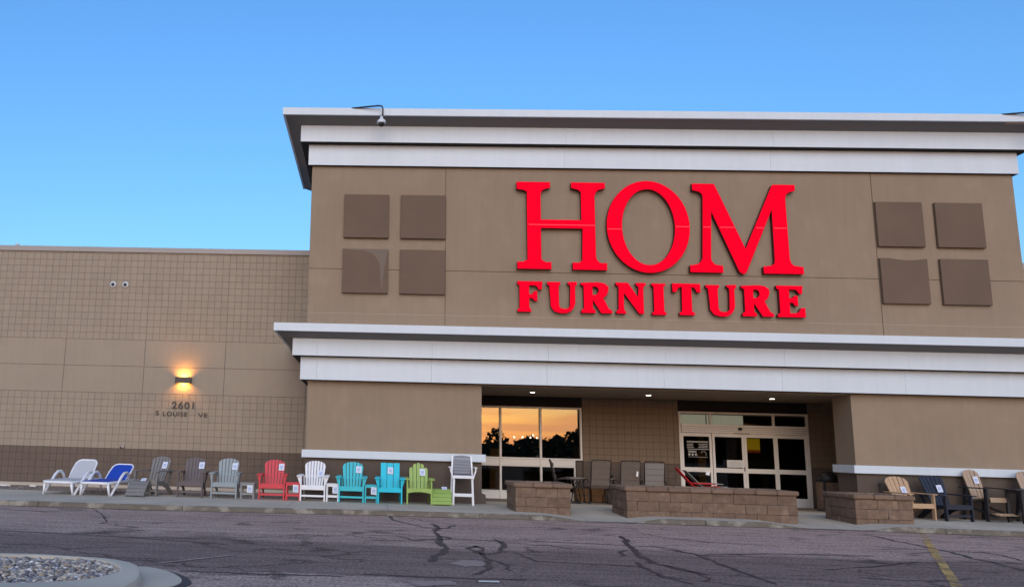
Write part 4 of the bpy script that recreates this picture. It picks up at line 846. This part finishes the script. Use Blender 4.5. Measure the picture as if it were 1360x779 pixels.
# ---- white bar chair with grey slats
def bar_chair(label, loc, rz):
    r = empty('bar_chair', label, 'chair', (loc[0], loc[1], gz(loc[0], loc[1]) + .002), rz)
    for s in (-1, 1):
        MB().beam((s * .235, -.25, 0), (s * .215, -.20, .64), .045, .05, (0, 1, 0)).build('front_leg', 'f_white', r)
        MB().beam((s * .265, .27, 0), (s * .245, .17, .66), .04, .05, (0, 1, 0)).build('rear_leg', 'f_white', r)
        MB().beam((s * .245, .17, .66), (s * .225, .27, 1.14), .04, .04, (0, 1, 0)).build('back_post', 'f_white', r)
        MB().beam((s * .225, -.23, .60), (s * .295, -.22, .80), .03, .05, (0, 1, 0)).build('arm_post', 'f_white', r); MB().beam((s * .295, -.22, .80), (s * .30, -.21, .865), .03, .05, (0, 1, 0)).build('arm_post', 'f_white', r)
        MB().box(s * .30 - .035, s * .30 + .035, -.27, .22, .865, .885).build('arm', 'f_white', r)
    MB().box(-.235, .235, -.265, -.24, .62, .69).build('front_rail', 'f_white', r, bevel=.006); MB().box(-.235, .235, .2, .22, .62, .68).build('rear_rail', 'f_white', r)
    MB().box(-.215, .215, -.262, -.235, .20, .275).build('footrest', 'f_white', r, bevel=.005)
    for s in (-1, 1): MB().box(s * .23 - .012, s * .23 + .012, -.23, .2, .24, .28).build('stretcher', 'f_white', r)
    for k in range(4): MB().box(-.21, .21, -.23 + k * .11, -.13 + k * .11, .685, .705).build('seat_slat', 'f_slat', r)
    for k in range(6):
        z0 = .72 + k * .072; z1 = z0 + .064; y = .185 + (z0 - .66) * .208
        if k < 5: MB().prism([(-.205, y, z0), (.205, y, z0), (.205, y + .013, z1), (-.205, y + .013, z1)], (0, .02, 0)).build('back_slat', 'f_slat', r)
        else: MB().prism([(-.205, y, z0), (.205, y, z0)] + [(.205 - .041 * i, y + .013, z1 - .012 + .022 * math.sin(math.pi * i / 10)) for i in range(11)], (0, .02, 0)).build('back_slat', 'f_slat', r)
bar_chair('tall white bar chair with grey horizontal back slats, at the pier corner', (2.17, -.72), -2)
# ---- sun loungers
def lounger(label, loc, rz, sling, back=.52):
    r = empty('sun_lounger', label, 'sun lounger', (loc[0], loc[1], gz(loc[0], loc[1]) + .002), rz, 'white resin sun loungers'); hw = .345
    fr = [(-hw + .05, -.62, .29), (-hw, -.56, .295), (-hw, 0, .30), (-hw, .75, .30), (-hw, 1.25, .30), (hw, 1.25, .30), (hw, .75, .30), (hw, 0, .30), (hw, -.56, .295), (hw - .05, -.62, .29)]
    MB().tube(fr, .034, 10, closed=True).build('frame', 'resin', r, smooth=True)
    for s in (-1, 1):
        MB().tube([(s * (hw - .03), -.58, .28), (s * (hw - .01), -.56, .14), (s * (hw + .01), -.54, 0)], [.034, .03, .026], 8).build('leg', 'resin', r, smooth=True)
        MB().tube([(s * (hw + .02), -.50, .0), (s * (hw + .03), -.16, .25), (s * (hw + .035), .06, .42), (s * (hw + .035), .22, .50), (s * (hw + .035), .40, .51), (s * (hw + .03), .54, .43), (s * (hw + .01), .60, .31)], [.028, .032, .035, .036, .035, .033, .03], 10).build('arm_hoop', 'resin', r, smooth=True)
        MB().tube([(s * hw, 1.12, .28), (s * (hw + .01), 1.18, .14), (s * (hw + .01), 1.2, 0)], [.034, .03, .026], 8).build('leg', 'resin', r, smooth=True)
    MB().prism([(-hw + .025, -.57, .328), (hw - .025, -.57, .328), (hw - .025, .60, .332), (-hw + .025, .60, .332)], (0, 0, .010)).build('seat_sling', sling, r)
    a = math.radians(41); L = .70; v = Vector((0, math.cos(a), math.sin(a)) if back > .5 else (0, math.cos(math.radians(32)), math.sin(math.radians(32)))); o = Vector((0, .60, .31)); bw = .28
    def B(x, t): return o + Vector((x, 0, 0)) + v * t
    ring = [B(-bw + .02, 0), B(-bw, .5 * L), B(-bw + .01, L - .12), B(-bw + .06, L - .03), B(-bw + .13, L), B(bw - .13, L), B(bw - .06, L - .03), B(bw - .01, L - .12), B(bw, .5 * L), B(bw - .02, 0)]
    MB().tube(ring, .022, 8, closed=True).build('back_frame', 'resin', r, smooth=True)
    MB().prism(ring, Vector((0, -v.z, v.y)) * .006).build('back_sling', sling, r)
    return r
lounger('white lounger with light grey sling, leftmost of the two', (-7.26, -1.20), -3, 'sling_grey', .52)
lg = lounger('white lounger with royal blue sling, right of the grey one', (-6.40, -1.12), -5, 'sling_blue', .45)
price_tag(lg, (.36, .58, .10), (1, 0, 0), (0, 0, 1), .12, .17)
# ---- right row
adirondack('natural tan chair with rounded slat back, half behind the right stone planter', 'f_tan', (12.60, -.66), 8, mode='arch', n=5, h=.95, wb=.44, wt=.60, bracket=False, stretcher=False, tagpos=(.02, .30))
adirondack('dark navy folding garden chair beside the tan one', 'f_navy', (13.38, -.72), 7, mode='soft', n=6, h=1.0, wb=.44, wt=.62, aw=.84, lw=.66, arm_z=.58, bracket=False, tagpos=(.04, .36))
def tall_chair(label, loc, rz, tagp=True):
    r = empty('balcony_chair', label, 'chair', (loc[0], loc[1], gz(loc[0], loc[1]) + .002), rz, 'tall tan and black balcony chairs')
    for s in (-1, 1):
        MB().box(s * .29 - .02, s * .29 + .02, -.34, -.25, 0, .73).build('front_leg', 'f_char', r, bevel=.003); MB().beam((s * .27, .34, 0), (s * .27, .24, .75), .035, .08, (0, 1, 0)).build('rear_leg', 'f_char', r)
        MB().box(s * .33 - .06, s * .33 + .06, -.38, .30, .735, .76).build('arm', 'f_char', r)
        MB().beam((s * .25, -.3, .47), (s * .25, .3, .40), .025, .10, (1, 0, 0)).build('side_rail', 'f_char', r); MB().beam((s * .25, -.52, .10), (s * .25, .3, .34), .025, .09, (1, 0, 0)).build('foot_rail', 'f_char', r)
    MB().box(-.25, .25, -.37, -.345, .44, .52).build('front_rail', 'f_tan2', r)
    for k in range(5): MB().box(-.25, .25, -.36 + k * .11, -.265 + k * .11, .52 - k * .012, .545 - k * .012).build('seat_slat', 'f_tan2', r)
    for k in range(2): MB().box(-.26, .26, -.56 + k * .1, -.47 + k * .1, .15 + k * .025, .17 + k * .025).build('footrest_slat', 'f_tan2', r)
    O, v, nr = fan_back(r, 'f_tan2', 4, 'arch', .14, .44, .36, 1.16, .38, .46)
    if tagp: nn = nr if nr.y < 0 else -nr; price_tag(r, O + v * .40 + Vector((.0, 0, 0)) + nn * (.032 if nr.y < 0 else .01), (1, 0, .1), v)
    return r
tall_chair('tall tan chair with black frame, left of the black bar table', (14.46, -.50), 12)
tall_chair('tall tan chair with black frame at the right edge of the picture', (15.60, -.62), 8, False)
t = empty('bar_table', 'black slatted bar table between the two tall tan chairs', 'table', (15.10, -1.05, .10))
for k in range(5): MB().box(-.50, .50, -.27 + k * .11, -.165 + k * .11, .735, .76).build('top_slat', 'f_char', t)
for sx in (-.36, .36):
    for sy in (-.22, .24): MB().box(sx - .03, sx + .03, sy - .03, sy + .03, 0, .73).build('leg', 'f_char', t, bevel=.003)
    MB().box(sx - .015, sx + .015, -.19, .21, .66, .73).build('rail', 'f_char', t)
MB().box(-.33, .33, -.015, .015, .18, .24).build('stretcher', 'f_char', t); MB().box(-.33, .33, -.235, -.205, .67, .73).build('rail', 'f_char', t)
pc = MB().lathe([(.001, 0), (.05, .002), (.06, .03), (.05, .032)], 12, (14.95, -1.1, .862)).build('small_dish', 'tag_paper'); tag(pc, 'small pale dish lying on the black bar table', 'dish')
# ---- patio set in the porch
def sling_chair(label, loc, rz, sling, frame='dark_metal', sled=False, h=1.17, tagp=False):
    r = empty('patio_chair', label, 'chair', (loc[0], loc[1], gz(loc[0], loc[1]) + .006), rz, 'high-backed sling patio chairs in the porch'); w = .255
    for s in (-1, 1):
        MB().tube([(s * w, -.28, .42), (s * w, .20, .40), (s * w, .30, .62), (s * w, .40, h - .05), (s * w * .97, .42, h)], .016, 8).build('frame_tube', frame, r, smooth=True)
        MB().tube([(s * (w + .05), .30, .60), (s * (w + .07), .05, .66), (s * (w + .07), -.22, .63), (s * (w + .06), -.30, .55), (s * (w + .04), -.22, .38), (s * (w + .03), -.26, .15), (s * (w + .03), -.34, .02)], .014, 8).build('arm_tube', frame, r, smooth=True)
        MB().tube([(s * (w + .03), -.38, .014), (s * (w + .03), -.1, .02), (s * (w + .03), .2, .014), (s * (w + .03), .34, .03)], .015, 8).build('runner', frame, r, smooth=True)
        MB().tube([(s * (w + .03), .2, .015), (s * (w + .02), .1, .2), (s * w, .1, .40)], .014, 8).build('strut', frame, r, smooth=True)
    MB().tube([(-w, .42, h), (0, .43, h + .012), (w, .42, h)], .016, 8).build('top_tube', frame, r, smooth=True); MB().tube([(-w, -.28, .42), (w, -.28, .42)], .016, 8).build('front_tube', frame, r)
    pts = [(-.28, .425), (.18, .405), (.27, .50)]; n = 5
    mb = MB(); P = [(-.29, .43), (.05, .41), (.20, .42), (.26, .50)]
    for (a, b), (c, d) in zip(P, P[1:]): mb.prism([(-w, a, b), (w, a, b), (w, c, d), (-w, c, d)], (0, 0, .02))
    mb.build('seat_sling', sling, r)
    for k in range(4):
        z0 = .50 + k * (h - .53) / 4; z1 = z0 + (h - .53) / 4 - .01; f = lambda z: .26 + (z - .5) * .22
        q = [(f(z0), z0), (f(z0) - .035, z0 + .03), (f(z1) - .04, z1 - .03), (f(z1), z1), (f(z1) + .018, z1), (f(z0) + .018, z0)]
        MB().prism([(-w + .006, a, b) for a, b in q], (2 * w - .012, 0, 0)).build('back_cushion', sling, r)
    if tagp: price_tag(r, (.0, f(.8) + .03, .78), (1, 0, 0), (.1, .2, 1), .07, .2)
    return r
sling_chair('dark sling patio chair seen from the side, behind the left planter', (5.32, 2.35), 82, 'black', h=1.14)
sling_chair('brown sling patio chair seen from behind, left one of the porch row', (6.20, 2.45), 182, 'sling_brown')
sling_chair('brown sling patio chair with a white tag hanging on it, middle of the porch row', (7.02, 2.45), 178, 'sling_brown')
sling_chair('paler grey sling patio chair, last of the porch row before the doors', (7.78, 2.65), 170, 'sling_lt')
tg = MB().prism([(7.12, 2.0, .82), (7.18, 2.0, .80), (7.19, 2.0, .93), (7.15, 2.0, .96)], (0, .004, 0)).build('hanging_tag', 'paper'); MB().box(7.145, 7.15, 2.0, 2.003, .95, 1.12).build('string', 'sling_lt', tg); tag(tg, 'white tag on a string hanging over the back of the middle porch chair', 'tag')
def patio_table(label, loc, w):
    r = empty('patio_table', label, 'table', (loc[0], loc[1], gz(loc[0], loc[1]) + .006), 0, 'dark metal patio tables in the porch')
    MB().box(-w / 2, w / 2, -.3, .3, .66, .685).build('table_top', 'sling_lt', r, bevel=.006); MB().box(-w / 2 + .02, w / 2 - .02, -.28, .28, .63, .659).build('frame', 'dark_metal', r)
    for sx in (-1, 1):
        for sy in (-1, 1): MB().tube([(sx * (w / 2 - .04), sy * .24, .64), (sx * (w / 2 - .10), sy * .20, .35), (sx * (w / 2 - .03), sy * .26, 0)], .015, 8).build('leg', 'dark_metal', r, smooth=True)
patio_table('grey topped patio table beside the side-on black chair', (5.72, 2.9), .45); patio_table('grey topped patio table between two brown porch chairs', (6.62, 2.9), .28); patio_table('grey topped patio table right of the tagged porch chair', (7.42, 3.0), .24)
bw = MB().lathe([(.04, 0), (.09, .03), (.11, .075), (.10, .075), (.05, .02)], 16, (6.64, 2.85, .72)).build('bowl', 'black'); tag(bw, 'dark bowl on the table between two brown porch chairs', 'bowl')
for i, (x, y) in enumerate(((6.06, 3.62), (6.50, 3.62))):  # blocks put in place of warm light falling on lower wall tile
    b = empty('carton', ['orange-brown carton under the left brown porch chair', 'orange-brown carton between two brown porch chairs, against the wall'][i], 'carton', (x, y, gz(x, y) + .006)); MB().box(-.19, .19, -.14, .14, 0, .36).build('box', mat('cardboard', (.27, .14, .06), .9, .1, 4), b, bevel=.005); MB().box(-.19, .19, -.145, -.141, .17, .178).build('seam', 'black', b)
def recliner(label, loc, rz, sling, frame, hb=.98):
    r = empty('reclining_chair', label, 'chair', (loc[0], loc[1], gz(loc[0], loc[1]) + .006), rz); w = .25
    for s in (-1, 1):
        MB().tube([(s * w, .66, hb), (s * w, .22, .50), (s * w, -.35, .56), (s * w, -.60, .42)], .015, 8).build('frame_tube', frame, r, smooth=True)
        MB().tube([(s * (w + .03), .35, 0), (s * (w + .03), -.1, .55)], .014, 8).build('leg', frame, r); MB().tube([(s * (w + .03), -.35, 0), (s * (w + .03), .15, .55)], .014, 8).build('leg', frame, r)
        MB().box(s * (w + .04) - .025, s * (w + .04) + .025, -.25, .28, .62, .64).build('arm', frame, r, bevel=.004)
    for (a, b), (c, d) in (((.64, hb - .02), (.23, .50)), ((.21, .50), (-.34, .555)), ((-.36, .555), (-.58, .43))):
        MB().prism([(-w + .01, a, b), (w - .01, a, b), (w - .01, c, d), (-w + .01, c, d)], (0, 0, .014)).build('sling', sling, r)
    MB().tube([(-w, .66, hb), (w, .66, hb)], .015, 8).build('top_tube', frame, r)
    MB().tube([(-w - .03, -.35, .02), (w + .03, -.35, .02)], .012, 8).build('cross_tube', frame, r); MB().tube([(-w - .03, .35, .02), (w + .03, .35, .02)], .012, 8).build('cross_tube', frame, r)
    return r
recliner('red sling recliner leaning back in front of the left door', (8.75, 1.6), 78, 'sling_red', 'sling_red', 1.0)
recliner('grey framed recliner beyond the red one, in front of the doors', (9.22, 2.3), 80, 'black', 'f_tgrey', .95)
tg = MB().prism([(8.72, 1.35, .93), (8.82, 1.35, .91), (8.84, 1.35, .99), (8.76, 1.35, 1.03)], (0, .004, 0)).build('hanging_tag', 'paper'); tag(tg, 'white tag hanging on the red recliner', 'tag')
# ---- litter bin
b = empty('litter_bin', 'square litter bin with brown side panels and a black domed lid, behind the right pier', 'bin', (12.28, 2.2, gz(12.3, 2.2)))
MB().box(-.22, .22, -.22, .22, .0, .80).build('frame', 'black', b, bevel=.012)
for s in (-1, 1): MB().box(-.17, .17, s * .225 - .005, s * .225 + .005, .05, .76).build('side_panel', 'stone1', b); MB().box(s * .225 - .005, s * .225 + .005, -.17, .17, .05, .76).build('side_panel', 'stone1', b)
MB().lathe([(.22, 0), (.235, .02), (.225, .10), (.17, .19), (.08, .24), (.001, .25)], 20, (0, 0, .80), caps=False).build('lid', 'black', b, smooth=True)
# ================================================================= beyond the camera: the far side of the car park, mirrored in the window
M['far_leaf'] = mat('far_leaf', (.035, .045, .02), .95, .3, 1); M['far_trunk'] = mat('far_trunk', (.05, .04, .03), .95)
def crown(mb, x, y, z0, h, r, n):
    for k in range(n):
        a = random.uniform(0, 6.28); q = r * random.random() ** .5; z = z0 + h * random.random(); f = math.sin(math.pi * min(1, max(.08, (z - z0) / h * .85 + .1))); cx = x + q * f * math.cos(a); cyy = y + q * f * math.sin(a); s = random.uniform(.35, .8)
        p = [Vector((cx, cyy, z)) + Vector([random.uniform(-s, s) for _ in range(3)]) for _ in range(4)]
        i = len(mb.v); mb.v += [tuple(v) for v in p]; mb.f += [(i, i + 1, i + 2), (i, i + 2, i + 3), (i, i + 1, i + 3), (i + 1, i + 2, i + 3)]
mb = MB()
def crown2(x, y, h, r, n, sz):
    for k in range(n):
        a = random.uniform(0, 6.28); z = h * random.random() ** .8; q = r * random.random() ** .5 * math.sqrt(max(.06, 1 - (z / h) ** 2.2)); s = sz * random.uniform(.5, 1)
        c = Vector((x + q * math.cos(a), y + q * math.sin(a), z)); p = [c + Vector([random.uniform(-s, s) for _ in range(3)]) for _ in range(4)]
        i = len(mb.v); mb.v += [tuple(v) for v in p]; mb.f += [(i, i + 1, i + 2), (i, i + 2, i + 3), (i, i + 1, i + 3), (i + 1, i + 2, i + 3)]
for k in range(110):
    x = -150 + k * 2.0 + random.uniform(-1, 1); h = 2.9 + .8 * math.sin(x * .22) + .7 * math.sin(x * .9) + random.uniform(-.4, .5)
    if x > 44: h = random.uniform(11, 15)  # taller stretch added to hide the sky from the door glass
    crown2(x, -130 + random.uniform(-5, 5), h, 2.6 if x < 44 else 4, 150 if x < 44 else 420, .8 if x < 44 else 1.1)
for x, h in ((38, 5.4), (36, 4.6), (22.5, 4.9)): crown2(x, -126, h, 2.6, 220, .6)
o = mb.build('distant_treeline', 'far_leaf', kind='stuff'); tag(o, 'dark treeline beyond the car park, seen mirrored in the store window', 'trees')
for i, (x, y, h, lab) in enumerate(((22.0, -62, 6.3, 'curved lamp post mirrored in the middle window pane'), (15.2, -48, 5.2, 'straight lamp post mirrored in the left window pane'))):
    p = empty('car_park_lamp', lab, 'street lamp', (x, y, 0)); MB().tube([(0, 0, 0), (0, 0, h * .8), (0, -.05, h)], [.12, .09, .07], 8).build('pole', 'dark_metal', p, smooth=True)
    MB().tube([(0, 0, h), (-.5, 0, h + .35), (-1.1, 0, h + .3)], .05, 6).build('arm', 'dark_metal', p); MB().box(-1.6, -1.0, -.15, .15, h + .22, h + .34).build('lamp_head', 'dark_metal', p)
